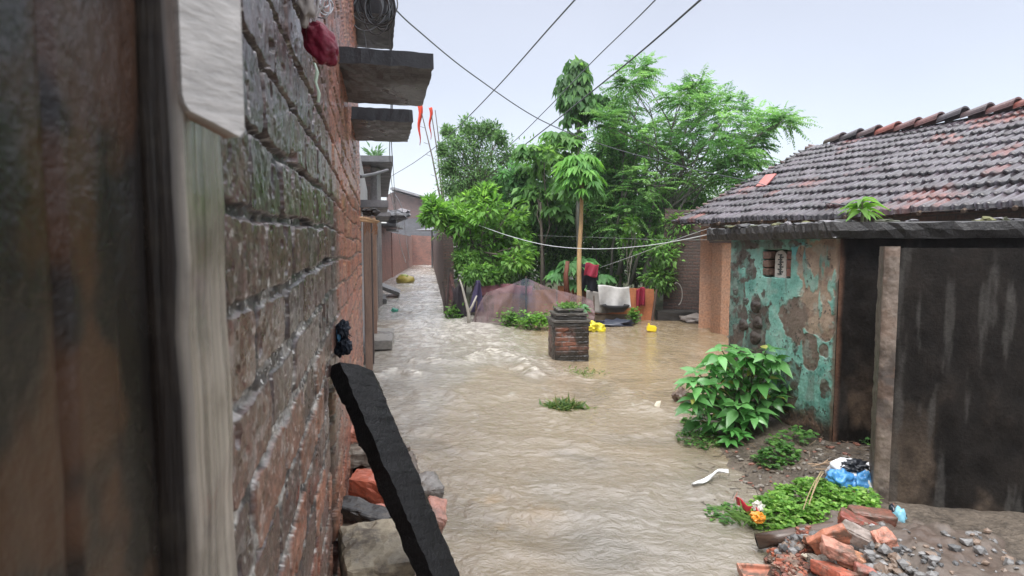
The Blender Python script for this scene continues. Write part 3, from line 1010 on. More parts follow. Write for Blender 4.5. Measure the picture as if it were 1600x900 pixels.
    for k in range(7):
        Y = 7 + k * .9
        p = laneL(Y, -.3)
        m.tube([(p.x, p.y, 3.3), (p.x + random.uniform(-.05, .05), p.y, 4.5 + random.uniform(-.2, .5))], .011, 5, (.10, .09, .09, .6))
    rt = m.done('steel_rods', M_PLAIN)
    tag(rt, 'cluster of bare steel rods rising from the grey plastered house roof', 'rods', kind='stuff')
    # small weed on the roof
    lv = Leaves()
    c = Vector((laneL(17).x + .1, 17, 4.3))
    for k in range(60):
        a = random.uniform(0, 6.28)
        d = Vector((math.cos(a), math.sin(a), random.uniform(.1, 1.2)))
        lv.add(c + Vector((0, 0, .12 * random.random())) + d * .22 * random.random(), d, random.uniform(.18, .34), .07, (.14, .25, .12))
    tag(lv.done('roof_weed', M_LEAF), 'small weed sprouting on the flat overhanging roof', 'weed')
    # pink brick house and cross wall at the lane end
    t = thing('pink_brick_house', 'low pinkish brick house where the flooded lane bends', 'house', (-7.4, 33, 0))
    wallprism('wall', (-6.4, 28.4), (-7.0, 33.5), -.3, 2.75, 2.72, 3, M_BR_PINK, t, 1)
    wallprism('lower_wall', (-6.95, 33.5), (-9.3, 54.0), -.3, 2.6, 2.7, 1.5, M_BR_PINK, t, 1)
    m = MB()
    m.box((-6.75, 31, 2.86), (1.5, 5.6, .14), Matrix.Rotation(R(7), 3, 'Z'), (.09, .09, .095, .5), .02)
    m.box((-6.1, 29.6, 2.62), (.5, 1.8, .1), Matrix.Rotation(R(7), 3, 'Z'), (.12, .12, .125, .5), .02)
    m.done('roof', M_CONC, t)
    m = MB()
    random.seed(31)
    for k in range(9):
        c = P(606 + random.uniform(-9, 22), 338 + random.uniform(-6, 12), 29.5 + random.uniform(-1, 1))
        m.blob(c, (.5, .5, .22), random.choice([(.10, .10, .11, .5), (.16, .15, .16, .5), (.06, .06, .065, .5)]), .4, 2.5, 2)
    tag(m.done('scrap_heap', M_PLAIN), 'dark scrap heaped on the low pinkish brick house roof', 'scrap', kind='stuff')
    o = wallprism('boundary_wall', (-9.4, 54.2), (-6.6, 55.2), -.3, 2.85, 2.7, .4, M_BR_PINK)
    tag(o, 'low pinkish brick wall closing the end of the flooded lane', 'wall')
    t = thing('gable_house', 'tall brick house with sloping top rising behind the lane end', 'house', (-11, 62, 0))
    def gable(name, pts2, mat, Y):
        V = [P(x, y, Y) for x, y in pts2]
        V = [Vector((v.x, Y, v.z)) for v in V]
        k = len(V)
        Bk = [v + Vector((0, 8, 0)) for v in V]
        me = np.array([tuple(v) for v in V + Bk])
        mesh = bpy.data.meshes.new(name)
        mesh.from_pydata([tuple(v) for v in V + Bk], [], [tuple(range(k))] + [(i, k + i, k + (i + 1) % k, (i + 1) % k) for i in range(k)])
        uv = mesh.uv_layers.new(name='UVMap')
        for l in mesh.loops:
            co = mesh.vertices[l.vertex_index].co
            uv.data[l.index].uv = (co.x + co.y, co.z)
        mesh.update()
        return link(name, mesh, mat, t)
    gable('wall', [(604, 341), (692, 341), (692, 322), (660, 312), (616, 299), (604, 305)], M_BR_FAR, 62)
    gable('lower_wall', [(604, 392), (692, 392), (692, 341.2), (604, 341.2)], M_BR_GREY, 61.9)
    m = MB()
    q = [P(x, y, 61.6) for x, y in [(611, 297), (617, 296.4), (662, 309.5), (696, 320)]]
    pts = [(v.x, 61.2, v.z) for v in q] + [(v.x, 70.5, v.z) for v in q] + [(v.x, 61.2, v.z + .22) for v in q] + [(v.x, 70.5, v.z + .22) for v in q]
    fs = [(i, i + 1, 9 + i, 8 + i) for i in range(3)] + [(8 + i, 9 + i, 13 + i, 12 + i) for i in range(3)] + [(i, 4 + i, 5 + i, i + 1) for i in range(3)]
    m.poly(pts, fs, (.22, .22, .24, .5)); m.done('roof', M_CONC, t)
    m = MB(); q = P(675, 360, 48)
    m.poly([(q.x + x * 1.6, 48 + y * 1.6, q.z + (.25 if (x, y) == (0, 0) else 0)) for x, y in [(0, 0), (1, 0), (.7, .7), (0, 1), (-.7, .7), (-1, 0), (-.7, -.7), (0, -1), (.7, -.7)]], [(0, i, i % 8 + 1) for i in range(1, 9)], (.16, .165, .18, .5))
    m.tube([(q.x, 48, -.2), (q.x, 48, q.z)], .08, 6, (.12, .12, .12, .6))
    tag(m.done('thatched_canopy', M_CONC), 'small dark round canopy on a post above the end of the alley wall', 'canopy')
    # alley wall on the right side of the lane
    o = thing('alley_wall', 'dark brick wall lining the right side of the flooded lane', 'wall', (-2, 17, 0))
    wallprism('wall', (-1.98, 16.6), (-6.75, 49.5), -.4, 2.35, 2.45, .3, M_BR_DARK, o, -1)
    wallprism('coping', (-1.95, 16.5), (-6.72, 49.6), 2.36, 2.44, 2.56, .36, M_BR_GREY, o, -1)
    # slabs lying at the water's edge
    m = MB()
    m.box((-2.42, 10.6, .10), (.42, 1.6, .16), Matrix.Rotation(R(10), 3, 'Z'), (.25, .23, .205, .4), .015)
    tag(m.done('stone_step', M_CONC), 'flat concrete doorstep just above the water beyond the brick house', 'doorstep')
    m = MB()
    m.box((-4.55, 18.6, .15), (.9, 2.2, .18), Matrix.Rotation(R(14), 3, 'Z') @ Matrix.Rotation(R(8), 3, 'Y'), (.12, .115, .11, .4), .02)
    m.box((-4.45, 20.6, .30), (.9, 1.6, .12), Matrix.Rotation(R(10), 3, 'Z') @ Matrix.Rotation(R(22), 3, 'Y'), (.16, .155, .15, .4), .02)
    tag(m.done('stone_slabs', M_CONC), 'two tilted dark slabs at the waterline of the dark flat-roofed house', 'slab')
    m = MB(); random.seed(8)
    m.blob(G(633, 441, .05) + Vector((0, 0, .1)), (.42, .35, .26), (.34, .27, .05, .5), .15, 2, 3)
    m.blob(G(633, 441, .05) + Vector((-.05, 0, .3)), (.22, .2, .1), (.25, .3, .06, .5), .3, 2, 2)
    tag(m.done('floating_drum', M_PLAIN, None, True), 'yellow-brown bundle drifting in the flooded lane', 'bundle')
    m = MB()
    m.box(G(617, 487) + Vector((0, 0, .04)), (.16, .22, .09), Matrix.Rotation(R(20), 3, 'Y'), (.03, .30, .20, .35), .02, .008)
    tag(m.done('plastic_bottle', M_PLASTIC), 'small green plastic piece drifting in the flooded lane', 'plastic piece')

# ------------------------------------------------------------------ leaf collector
class Leaves:
    T4 = (np.array([(0, 0, 0), (.42, .5, .05), (.42, -.5, .05), (1, 0, -.12)]), np.array([(0, 2, 3, 3), (0, 3, 1, 1)]))
    def __init__(s, tmpl=None):
        s.p, s.d, s.l, s.w, s.c, s.u = [], [], [], [], [], []
        s.t = tmpl
    def add(s, p, d, l, w, c, u=None):
        s.p.append(tuple(p)); s.d.append(tuple(d)); s.l.append(l); s.w.append(w); s.c.append(tuple(c)); s.u.append(tuple(u) if u is not None else (0, 0, 1))
    def addn(s, p, d, l, w, c, u=None):
        s.p += list(map(tuple, p)); s.d += list(map(tuple, d)); s.l += list(l); s.w += list(w); s.c += list(map(tuple, c))
        s.u += list(map(tuple, u)) if u is not None else [(0, 0, 1)] * len(p)
    def arrays(s, rng):
        p, d, u = np.array(s.p, float), np.array(s.d, float), np.array(s.u, float)
        l, w, c = np.array(s.l, float), np.array(s.w, float), np.array(s.c, float)
        d /= np.linalg.norm(d, axis=1)[:, None] + 1e-9
        u = u + rng.normal(0, .35, u.shape)
        sd = np.cross(d, u); sd /= np.linalg.norm(sd, axis=1)[:, None] + 1e-9
        up = np.cross(sd, d)
        if s.t is None:
            tv = np.array([(0, 0, 0), (.42, .5, .06), (1, 0, -.10), (.42, -.5, .06)])
            tf = np.array([(0, 1, 2, 3)])
        else: tv, tf = s.t
        V = p[:, None] + d[:, None] * (tv[None, :, 0:1] * l[:, None, None]) + sd[:, None] * (tv[None, :, 1:2] * w[:, None, None]) + up[:, None] * (tv[None, :, 2:3] * l[:, None, None])
        n, k = len(p), len(tv)
        F = (tf[None] + (np.arange(n) * k)[:, None, None]).reshape(-1, tf.shape[1])
        C = np.repeat(np.concatenate([c, np.full((n, 1), .4)], 1), k, 0)
        return V.reshape(-1, 3), F, C
    def done(s, name, mat, parent=None, seed=1):
        V, F, C = s.arrays(np.random.default_rng(seed))
        return mesh_np(name, V, F, C, mat, parent, s.t is not None)
def leaf_template(n=5, droop=.35, prof=(0, .75, 1, .8, .42, 0), fold=.12):
    """a broad leaf with a folded midrib that bends over"""
    V, F = [], []
    for i in range(n + 1):
        t = i / n
        hw = .5 * prof[i]
        z = -droop * t * t
        V += [(t, hw, z + fold * hw), (t, 0, z), (t, -hw, z + fold * hw)]
    for i in range(n):
        a = 3 * i
        F += [(a, a + 3, a + 4, a + 1), (a + 1, a + 4, a + 5, a + 2)]
    return np.array(V, float), np.array(F)
BIGLEAF = leaf_template()
LONGLEAF = leaf_template(6, .75, (.15, .8, 1, .95, .75, .45, 0), .15)

build_left_lane()

# ------------------------------------------------------------------ trees
def rnd_dirs(n, rng):
    v = rng.normal(0, 1, (n, 3))
    return v / np.linalg.norm(v, axis=1)[:, None]
def limb(mb, a, b, r0, r1, col, n=5, wob=.06, k=5):
    a, b = Vector(a), Vector(b)
    L = (b - a).length
    pts = []
    for i in range(k + 1):
        f = i / k
        p = a.lerp(b, f)
        p += Vector((random.uniform(-1, 1), random.uniform(-1, 1), random.uniform(-.3, .6) * math.sin(f * 3.14))) * wob * L * (1 if 0 < i < k else 0)
        pts.append(p)
    mb.tube(pts, [r0 + (r1 - r0) * i / k for i in range(k + 1)], n, col)
    return pts
def tree(name, label, cat, base, clumps, cols, leaf, style='leaf', nspray=26, nleaf=30, trunk_r=.09, trunk_top=None, bark=(.12, .10, .08, .7), group=None, seed=1, mat=None, sig=.16, flat=.8, trunks=1, droop=.3, extra=None):
    """clumps: (centre, radius); sprays of leaves sit through each clump, light and dark leaf colours mixed at random"""
    random.seed(seed)
    rng = np.random.default_rng(seed)
    base = Vector(base)
    root = thing(name, label, cat, base, group)
    tm = MB()
    top = Vector(trunk_top) if trunk_top else sum((Vector(c) for c, r in clumps), Vector()) / len(clumps) - Vector((0, 0, .6))
    if top.z < base.z + .3: top.z = base.z + .5
    for k in range(trunks):
        off = Vector((random.uniform(-1, 1), random.uniform(-.5, .5), 0)) * (.25 if trunks > 1 else 0)
        tp = limb(tm, base + off - Vector((0, 0, .3)), top + off * 1.5, trunk_r, trunk_r * .55, bark, 7, .006 if trunks == 1 else .03, 7)
    lv = Leaves()
    for c, r in clumps:
        c = Vector(c)
        start = tp[min(len(tp) - 1, max(2, int(len(tp) * random.uniform(.5, 1))))]
        lp = limb(tm, start, c, trunk_r * .38, .012, bark, 5, .08, 4)
        for j in range(3):
            d = Vector(rnd_dirs(1, rng)[0])
            limb(tm, lp[3], c + d * r * .75, .010, .004, bark, 4, .08, 3)
        ns = max(4, int(nspray * random.uniform(.8, 1.2)))
        dd = rnd_dirs(ns, rng)
        rad = r * rng.uniform(.25, 1.05, (ns, 1)) ** .6
        sc = np.array(c)[None] + dd * rad * np.array([1, 1, flat])[None]
        for s_, d_ in zip(sc, dd):
            tone = rng.choice(len(cols), p=None)
            cc = np.array(cols[tone]) * rng.uniform(.7, 1.3)
            if style == 'leaf':
                n = int(nleaf * rng.uniform(.6, 1.3))
                off = rng.normal(0, 1, (n, 3)) * r * sig
                p = s_[None] + off
                d = off / (np.linalg.norm(off, axis=1)[:, None] + 1e-6) * .6 + d_[None] * .6 + rng.normal(0, .4, (n, 3))
                d[:, 2] -= droop
                l = leaf[0] * rng.uniform(.6, 1.25, n)
                lv.addn(p, d, l, l * leaf[1], np.clip(cc[None] * rng.uniform(.78, 1.25, (n, 1)), .005, .9))
            else:       # fronds: rachis with paired leaflets
                n = max(1, int(nleaf * rng.uniform(.6, 1.3)))
                for q in range(n):
                    dv = d_ * .7 + rng.normal(0, .5, 3); dv[2] = dv[2] * .5 + .1
                    dv /= np.linalg.norm(dv)
                    Lr = leaf[2] * rng.uniform(.6, 1.25)
                    m = leaf[3]
                    t = np.linspace(.12, 1, m)
                    o = s_ + rng.normal(0, 1, 3) * r * sig
                    pr = o[None] + dv[None] * (t * Lr)[:, None]
                    pr[:, 2] -= droop * Lr * t ** 2
                    tang = np.repeat(dv[None], m, 0); tang[:, 2] -= 2 * droop * t
                    sdv = np.cross(dv, [0, 0, 1]); sdv /= np.linalg.norm(sdv) + 1e-6
                    for sg in (1, -1):
                        d = sdv[None] * sg + tang * .45 + rng.normal(0, .12, (m, 3))
                        d[:, 2] -= .25
                        l = leaf[0] * (1 - .45 * (2 * t - .9) ** 2) * rng.uniform(.85, 1.1, m)
                        lv.addn(pr, d, l, l * leaf[1], np.clip(cc[None] * rng.uniform(.85, 1.15, (m, 1)), .005, .9))
    if extra: extra(tm, lv, rng)
    tm.done('trunk', M_BARK, root, True)
    lv.done('crown', mat or M_LEAF, root, seed)
    return root
def CL(Y, lst, sy=.5):
    out = []
    for k, (x, y, r) in enumerate(lst):
        Yk = Y + ((k * 37) % 11 / 10 - .5) * sy * 2
        out.append((P(x, y, Yk), r * Yk / 900))
    return out
GD = [(.045, .10, .03), (.085, .18, .05), (.14, .27, .075)]             # dark
GM = [(.09, .20, .05), (.14, .29, .07), (.19, .37, .09)]                 # mid
GL = [(.12, .28, .05), (.17, .36, .07), (.22, .42, .09), (.10, .22, .05)]   # light
def gz(x, y): return float(ground_h(np.array([x]), np.array([y]))[0])
def base_at(px, Y):
    x = (px - 800) / 900 * Y
    return Vector((x, Y, gz(x, Y)))

def papaya_crown(lv, rng, c, r, n, ll, cols, down=.5, lobes=7, up=.5, wd=.42):
    """long stalks that each carry one big lobed drooping leaf"""
    st = []
    for k in range(n):
        a = rng.uniform(0, 2 * math.pi)
        el = rng.uniform(-.5, 1) * up
        d = np.array([math.cos(a), math.sin(a), el]); d /= np.linalg.norm(d)
        tip = np.array(c) + d * r * rng.uniform(.45, 1) - np.array([0, 0, .15 * r])
        st.append((c, tip))
        cc = np.array(cols[rng.integers(len(cols))]) * rng.uniform(.75, 1.25)
        out = np.array([d[0], d[1], 0])
        for j in range(lobes):
            f = (j / (lobes - 1) - .5) * 2
            an = f * 1.9
            dd = out * math.cos(an) + np.array([-out[1], out[0], 0]) * math.sin(an)
            dd = dd + np.array([0, 0, -down * rng.uniform(.6, 1.4)])
            L = ll * (1 - .35 * abs(f)) * rng.uniform(.85, 1.15)
            lv.add(tip, dd, L, L * wd, cc * rng.uniform(.85, 1.15), (out[0] * .6, out[1] * .6, 1))
    return st

def build_trees():
    g = 'trees and shrubs crowding the yard behind the net fence'
    tree('leafy_tree', 'dark fine-leaved tree rising behind the red flag poles', 'tree', base_at(745, 17.5),
         CL(17.5, [(712, 238, 22), (738, 262, 36), (760, 232, 26), (778, 262, 32), (742, 215, 18), (700, 205, 7), (712, 222, 14), (728, 196, 10), (769, 205, 12), (750, 292, 38), (800, 282, 34), (716, 275, 22), (792, 240, 16), (730, 240, 26), (705, 255, 14), (765, 288, 34), (828, 275, 18), (782, 214, 7), (722, 300, 26), (705, 285, 16), (795, 262, 22), (810, 300, 28), (698, 262, 9), (690, 235, 6), (756, 200, 8)]),
         [(.08, .16, .06), (.12, .23, .08), (.16, .29, .10)], (.125, .40), nspray=24, nleaf=22, trunk_r=.10, group=g, seed=11, sig=.34, droop=.1)
    tree('leafy_shrub', 'bright yellow-green bushy tree hanging over the alley wall', 'tree', base_at(752, 15.0),
         CL(15.0, [(680, 332, 16), (705, 330, 20), (732, 322, 22), (762, 325, 24), (790, 342, 26), (812, 362, 20), (725, 350, 24), (758, 362, 30), (790, 385, 28), (735, 380, 20), (770, 408, 26), (805, 405, 22), (758, 300, 12), (745, 306, 8), (672, 318, 10), (740, 345, 26), (775, 350, 26), (700, 345, 14), (762, 430, 16), (668, 342, 7), (820, 385, 14)], .8),
         GL, (.19, .42), nspray=20, nleaf=15, trunk_r=.08, group=g, seed=12, sig=.22, trunks=2, droop=.15)
    def tall(tm, lv, rng):
        Y = 16.0
        for (x, y, r, n, ll) in [(903, 118, 22, 60, .36), (900, 150, 28, 110, .38), (914, 165, 28, 60, .36), (938, 150, 12, 18, .34), (888, 128, 20, 50, .36), (898, 100, 16, 44, .32), (895, 178, 18, 30, .34)]:
            c = P(x, y, Y); st = papaya_crown(lv, rng, c, r * Y / 900, n, ll, [(.07, .17, .055), (.11, .24, .075), (.15, .31, .09), (.08, .19, .06)], 1.4, 4, .9)
        for dy in (205,): papaya_crown(lv, rng, P(900, dy, Y), .25, 12, .4, GM, 1.5, 4)
    tree('tall_slender_tree', 'tallest thin tree with one drooping leafy head against the sky', 'tree', base_at(903, 16), CL(16, [(903, 150, 18), (905, 112, 12)], 0), GM, (.3, .4), nspray=8, nleaf=6,
         trunk_r=.07, trunk_top=P(903, 150, 16), group=g, seed=13, extra=tall, bark=(.16, .16, .14, .7), droop=.9)
    def midp(tm, lv, rng):
        Y = 15.6
        for (x, y, r, n, ll) in [(826, 232, 20, 36, .34), (868, 215, 24, 50, .34), (862, 245, 26, 50, .34), (834, 262, 24, 40, .34), (845, 290, 28, 44, .34), (893, 220, 16, 22, .3), (828, 300, 24, 40, .34), (880, 290, 22, 34, .34), (865, 325, 30, 46, .34), (825, 335, 22, 36, .34)]:
            papaya_crown(lv, rng, P(x, y, Y + rng.uniform(-.5, .5)), r * Y / 900, n, ll, [(.08, .19, .05), (.12, .27, .07), (.17, .35, .09)], .9, 5, .8)
    tree('broad_leaved_tree', 'broad-leaved dark green tree just left of the papaya tree', 'tree', base_at(848, 15.6), CL(15.6, [(850, 250, 24), (840, 310, 26)], .3), GM, (.25, .45), nspray=12, nleaf=8,
         trunk_r=.06, group=g, seed=14, extra=midp, droop=.5)
    def pap(tm, lv, rng):
        c = P(907, 275, 13.9)
        for k in range(5):
            st = papaya_crown(lv, rng, c + Vector((0, 0, .1 * k - .05)), .62 - .06 * k, 30, .36, [(.15, .36, .07), (.20, .44, .09), (.11, .28, .07)], .75, 9, .9, .24)
            for a, b in st[::2]: tm.tube([a, b], .011, 4, (.18, .28, .10, .5))
        papaya_crown(lv, rng, c + Vector((0, 0, -.25)), .5, 26, .36, [(.09, .22, .06), (.13, .30, .08)], 1.3, 8, .0, .26)
    tree('papaya_tree', 'papaya tree with straight tan trunk and bright umbrella of leaves', 'tree', base_at(904, 13.9), [(P(907, 262, 13.9), .4)], [(.13, .33, .07)], (.2, .45), nspray=6, nleaf=6,
         trunk_r=.075, trunk_top=P(908, 280, 13.9), group=g, seed=15, extra=pap, bark=(.42, .27, .13, .7), droop=.5)
    def feathery(tm, lv, rng):
        for (x0, y0, x1, y1, r) in [(985, 445, 1062, 165, .05), (1002, 440, 1150, 160, .05), (965, 430, 1000, 150, .045), (955, 430, 985, 130, .04), (1040, 470, 1080, 330, .05), (1040, 330, 1210, 190, .035), (1020, 330, 1000, 200, .03)]:
            limb(tm, P(x0, y0, 16), P(x1, y1, 16.2), r, .012, (.15, .145, .12, .7), 6, .02, 7)
    tree('feathery_tree', 'wide airy tree with feathery fronds reaching toward the tiled roof', 'tree', base_at(1000, 16.3),
         CL(16.3, [(942, 195, 18), (950, 165, 14), (955, 240, 20), (985, 130, 14), (1000, 108, 9), (975, 165, 16), (1062, 150, 16), (1088, 135, 8), (1078, 175, 26), (1110, 165, 22), (1140, 175, 20), (1120, 205, 28), (1160, 205, 26), (1195, 190, 18), (1225, 188, 9), (1085, 215, 30), (1045, 205, 28), (1012, 215, 26), (985, 235, 30), (1030, 245, 34), (1075, 255, 34), (1115, 240, 26), (1155, 240, 16), (1180, 225, 12), (1050, 295, 34), (1010, 290, 34), (975, 285, 32), (1095, 290, 18), (1135, 268, 10), (1015, 335, 32), (1050, 340, 30), (975, 340, 28), (1090, 325, 12), (1155, 285, 8), (958, 210, 18), (1175, 255, 8)], 1.2),
         [(.10, .24, .07), (.14, .31, .09), (.19, .38, .11), (.24, .45, .14)], (.13, .36, .62, 12), style='frond', nspray=18, nleaf=4, trunk_r=.06, group=g, seed=16, sig=.25, extra=feathery, trunks=3, droop=.28, bark=(.15, .145, .12, .7))
    # thin bare whips above the crown
    # understory shrubs, dark
    U = [('dark shrub directly behind the peak of the net', 850, 17.6, [(820, 350, 28), (850, 370, 34), (835, 410, 34), (870, 400, 30), (860, 340, 26), (810, 420, 24)], GD),
         ('dark shrub behind the papaya trunk and the hanging clothes', 930, 17.3, [(905, 340, 30), (935, 330, 34), (925, 380, 36), (955, 390, 34), (895, 395, 30), (940, 430, 28), (950, 300, 26)], GD),
         ('dark shrub among the thin slanting stems', 1000, 17.6, [(985, 370, 34), (1015, 380, 34), (1000, 415, 36), (1035, 410, 30), (975, 430, 30), (1040, 360, 28)], GD),
         ('mid-green bushy climber beside the old brick wall under the eave', 1050, 14.9, [(1035, 395, 22), (1060, 385, 24), (1045, 425, 24), (1028, 435, 20), (1070, 405, 14), (1082, 380, 10), (1060, 350, 18), (1050, 450, 16)], GM),
         ('small mid-green shrub between the alley wall and the net', 740, 14.6, [(742, 425, 16), (728, 405, 16), (748, 400, 14), (775, 432, 12)], GM),
         ('tall dark shrub right behind the yellow-green tree', 790, 18.3, [(770, 330, 30), (800, 320, 34), (790, 370, 40), (760, 380, 34), (820, 390, 34), (780, 420, 34)], GD)]
    for k, (lb, px, Y, cl, cc) in enumerate(U):
        tree('shrub', lb, 'shrub', base_at(px, Y), CL(Y, cl, .6), cc, (.15, .42), nspray=26, nleaf=17, trunk_r=.04, group=g, seed=30 + k, sig=.26, trunks=2)
    tree('shrub', 'mid-green leafy mass right of the papaya crown under the fronds', 'tree', base_at(965, 16.9), CL(16.9, [(950, 235, 20), (975, 250, 26), (945, 270, 22), (970, 290, 30), (1000, 310, 30), (940, 320, 26), (1030, 320, 26), (960, 210, 12), (1060, 335, 18)], .6), [(.07, .17, .06), (.10, .24, .08), (.13, .30, .10)], (.20, .45), nspray=20, nleaf=14, trunk_r=.05, group=g, seed=52, sig=.24)
    tree('shrub', 'mid-green leafy mass filling the gap left of the papaya crown', 'tree', base_at(850, 16.8), CL(16.8, [(810, 300, 24), (840, 320, 28), (870, 310, 26), (800, 275, 16), (880, 345, 24), (830, 285, 18), (895, 310, 20), (855, 350, 26)], .6), [(.07, .17, .06), (.10, .24, .08), (.13, .30, .10)], (.22, .45), nspray=20, nleaf=14, trunk_r=.05, group=g, seed=53, sig=.24)
    rg_ = random.Random(88)
    for lb, px, xs_, nm in [('soft mid-green tree filling the view behind the yellow-green tree', 770, (700, 845), 'leafy_tree'), ('soft mid-green tree filling the view behind the papaya and the tall thin tree', 905, (835, 965), 'leafy_tree'), ('soft light-green tree filling the view beneath the feathery fronds', 1030, (955, 1120), 'leafy_tree')]:
        cl_ = []
        for q in range(34):
            x = rg_.uniform(*xs_)
            ytop = np.interp(x, [700, 760, 830, 900, 960, 1040, 1120], [290, 255, 225, 235, 200, 200, 300])
            cl_.append((x, rg_.uniform(float(ytop), 420 if x < 1060 else 345), rg_.uniform(14, 26)))
        tree(nm, lb, 'tree', base_at(px, 18.6), CL(18.6, cl_, .8), [(.07, .15, .05), (.11, .23, .07), (.16, .31, .09), (.20, .37, .10)], (.15, .40), nspray=18, nleaf=15, trunk_r=.07, group=g, seed=int(px), sig=.32)
    # plants with large leaves by the clothes
    def sapl(tm, lv, rng):
        for (x, y, r, n, ll) in [(893, 412, 14, 12, .34), (915, 405, 16, 14, .36), (940, 430, 16, 16, .34), (905, 440, 14, 12, .32), (868, 425, 10, 8, .3)]:
            papaya_crown(lv, rng, P(x, y, 14.3), r * 14.3 / 900, n, ll, [(.14, .33, .12), (.18, .40, .15), (.10, .26, .09)], .7, 6, .8)
    tree('young_papaya', 'young papaya plant with big pale leaves beside the hanging clothes', 'plant', base_at(887, 14.3), [(P(905, 425, 14.3), .2)], GM, (.15, .5), nspray=5, nleaf=5, trunk_r=.05, group=g, seed=44, extra=sapl, bark=(.18, .06, .035, .7))
    # light sprig right of the stems
    tree('sapling', 'slim sapling with yellow-green leaves among the thin stems', 'sapling', base_at(975, 15.0), CL(15.0, [(985, 352, 9), (992, 365, 10), (978, 372, 8), (988, 345, 5), (995, 390, 7)], .2), GL, (.15, .42), nspray=9, nleaf=9, trunk_r=.025, group=g, seed=45, bark=(.2, .19, .15, .7))
    # low ground plants at the fence
    for k, (lb, px, py, r, cc) in enumerate([('low leafy weed at the foot of the net near its middle', 800, 500, .30, GM), ('bright green weed clump at the foot of the net nearest the brick pillar', 838, 503, .42, GL),
                                         ('large-leaved weed between the brick pillar and the yellow bag', 915, 492, .34, GM), ('tiny seedling standing in front of the orange sheet', 990, 502, .13, GL),
                                         ('low weeds behind the dark plinth under the eave', 1065, 478, .40, GM), ('thin weed tuft at the foot of the pale forked branch', 708, 498, .18, GM)]):
        c = G(px, py, .05)
        if k < 2: c.y -= .75; c.x *= .95
        c.z = max(.02, gz(c.x, c.y)) if c.y < 30 else 0.1
        rng = np.random.default_rng(60 + k)
        lv = Leaves()
        n = int(420 * r / .3)
        pos = rng.normal(0, 1, (n, 3)) * np.array([r * .5, r * .3, .09]) + np.array([c.x, c.y, c.z + .14])
        d = rng.normal(0, 1, (n, 3)); d[:, 2] = np.abs(d[:, 2]) * .4
        l = rng.uniform(.06, .12, n)
        cols = np.array(cc)[rng.integers(len(cc), size=n)] * rng.uniform(.7, 1.2, (n, 1))
        lv.addn(pos, d, l, l * .6, cols)
        root = thing('weed_clump', lb, 'weed', c, 'weed clumps along the net fence')
        lv.done('leaves', M_LEAF, root, k)
        m = MB()
        for j in range(12): m.tube([c + Vector((random.uniform(-.3, .3) * r, 0, -.05)), c + Vector((random.uniform(-1, 1) * r * .8, random.uniform(-.3, .3) * r, .22))], .004, 4, (.10, .14, .05, .6))
        m.done('stem', M_BARK, root)
    # far wood closing the view
    rng = np.random.default_rng(99)
    lv = Leaves()
    n = 26000
    xs = rng.uniform(-2.6, 30, n)
    topz = 3.6 + 1.6 * fbm(xs * .5, xs * 0, 4, 5) - .9 * ss(4, 9, xs)
    ys = rng.uniform(24, 27, n)
    zs = rng.uniform(0, 1, n) ** .8 * topz
    cc = np.array(GD)[rng.integers(3, size=n)] * rng.uniform(.6, 1.3, (n, 1))
    d = rng.normal(0, 1, (n, 3)); d[:, 1] -= .6
    l = rng.uniform(.25, .5, n)
    lv.addn(np.stack([xs, ys, zs], 1), d, l, l * .5, cc)
    tag(lv.done('distant_trees', M_LEAF), 'dark belt of distant trees closing off the yard', 'trees', kind='stuff')
build_trees()

# ================================================================== CENTRE: fence of nets, sheet, pillar
def sheet(name, pts_rows, col, mat, parent=None, smooth=True):
    """grid of points (rows of equal length) as a cloth"""
    V = np.array([[tuple(p) for p in r] for r in pts_rows])
    nr, nc = V.shape[:2]
    if isinstance(col, tuple): C = np.tile(np.array(col), (nr * nc, 1))
    else: C = np.array(col).reshape(-1, 4)
    o = mesh_np(name, V.reshape(-1, 3), grid_faces(nr, nc), C, mat, parent, smooth)
    if mat is not M_NET:
        md = o.modifiers.new('thick', 'SOLIDIFY'); md.thickness = .004
    return o
def netmat():
    m = bpy.data.materials.new('shade_net')
    m.use_nodes = True
    t = m.node_tree
    b = t.nodes['Principled BSDF']
    L = t.links.new
    at = node(t, 'ShaderNodeAttribute', attribute_name='Col')
    L(at.outputs['Color'], b.inputs['Base Color'])
    b.inputs['Roughness'].default_value = .6
    tr = node(t, 'ShaderNodeBsdfTransparent')
    mx = node(t, 'ShaderNodeMixShader')
    n = node(t, 'ShaderNodeTexNoise', Scale=5.0, Detail=4.0)
    r = node(t, 'ShaderNodeMapRange')
    r.inputs['From Min'].default_value = .35; r.inputs['From Max'].default_value = .65
    r.inputs['From Max'].default_value = .85; r.inputs['To Min'].default_value = .38; r.inputs['To Max'].default_value = .86
    tc = node(t, 'ShaderNodeTexCoord')
    L(tc.outputs['Object'], n.inputs['Vector'])
    wv = node(t, 'ShaderNodeTexWave', Scale=14.0, Distortion=3.0, Detail=2.0)
    L(tc.outputs['Object'], wv.inputs['Vector'])
    wm = node(t, 'ShaderNodeMath', operation='MULTIPLY_ADD'); wm.inputs[1].default_value = .22
    L(wv.outputs['Fac'], wm.inputs[0]); L(n.outputs[0], wm.inputs[2])
    L(wm.outputs[0], r.inputs[0]); L(r.outputs[0], mx.inputs['Fac'])
    L(tr.outputs[0], mx.inputs[1]); L(b.outputs[0], mx.inputs[2])
    L(mx.outputs[0], t.nodes['Material Output'].inputs[0])
    return m
M_NET = netmat()
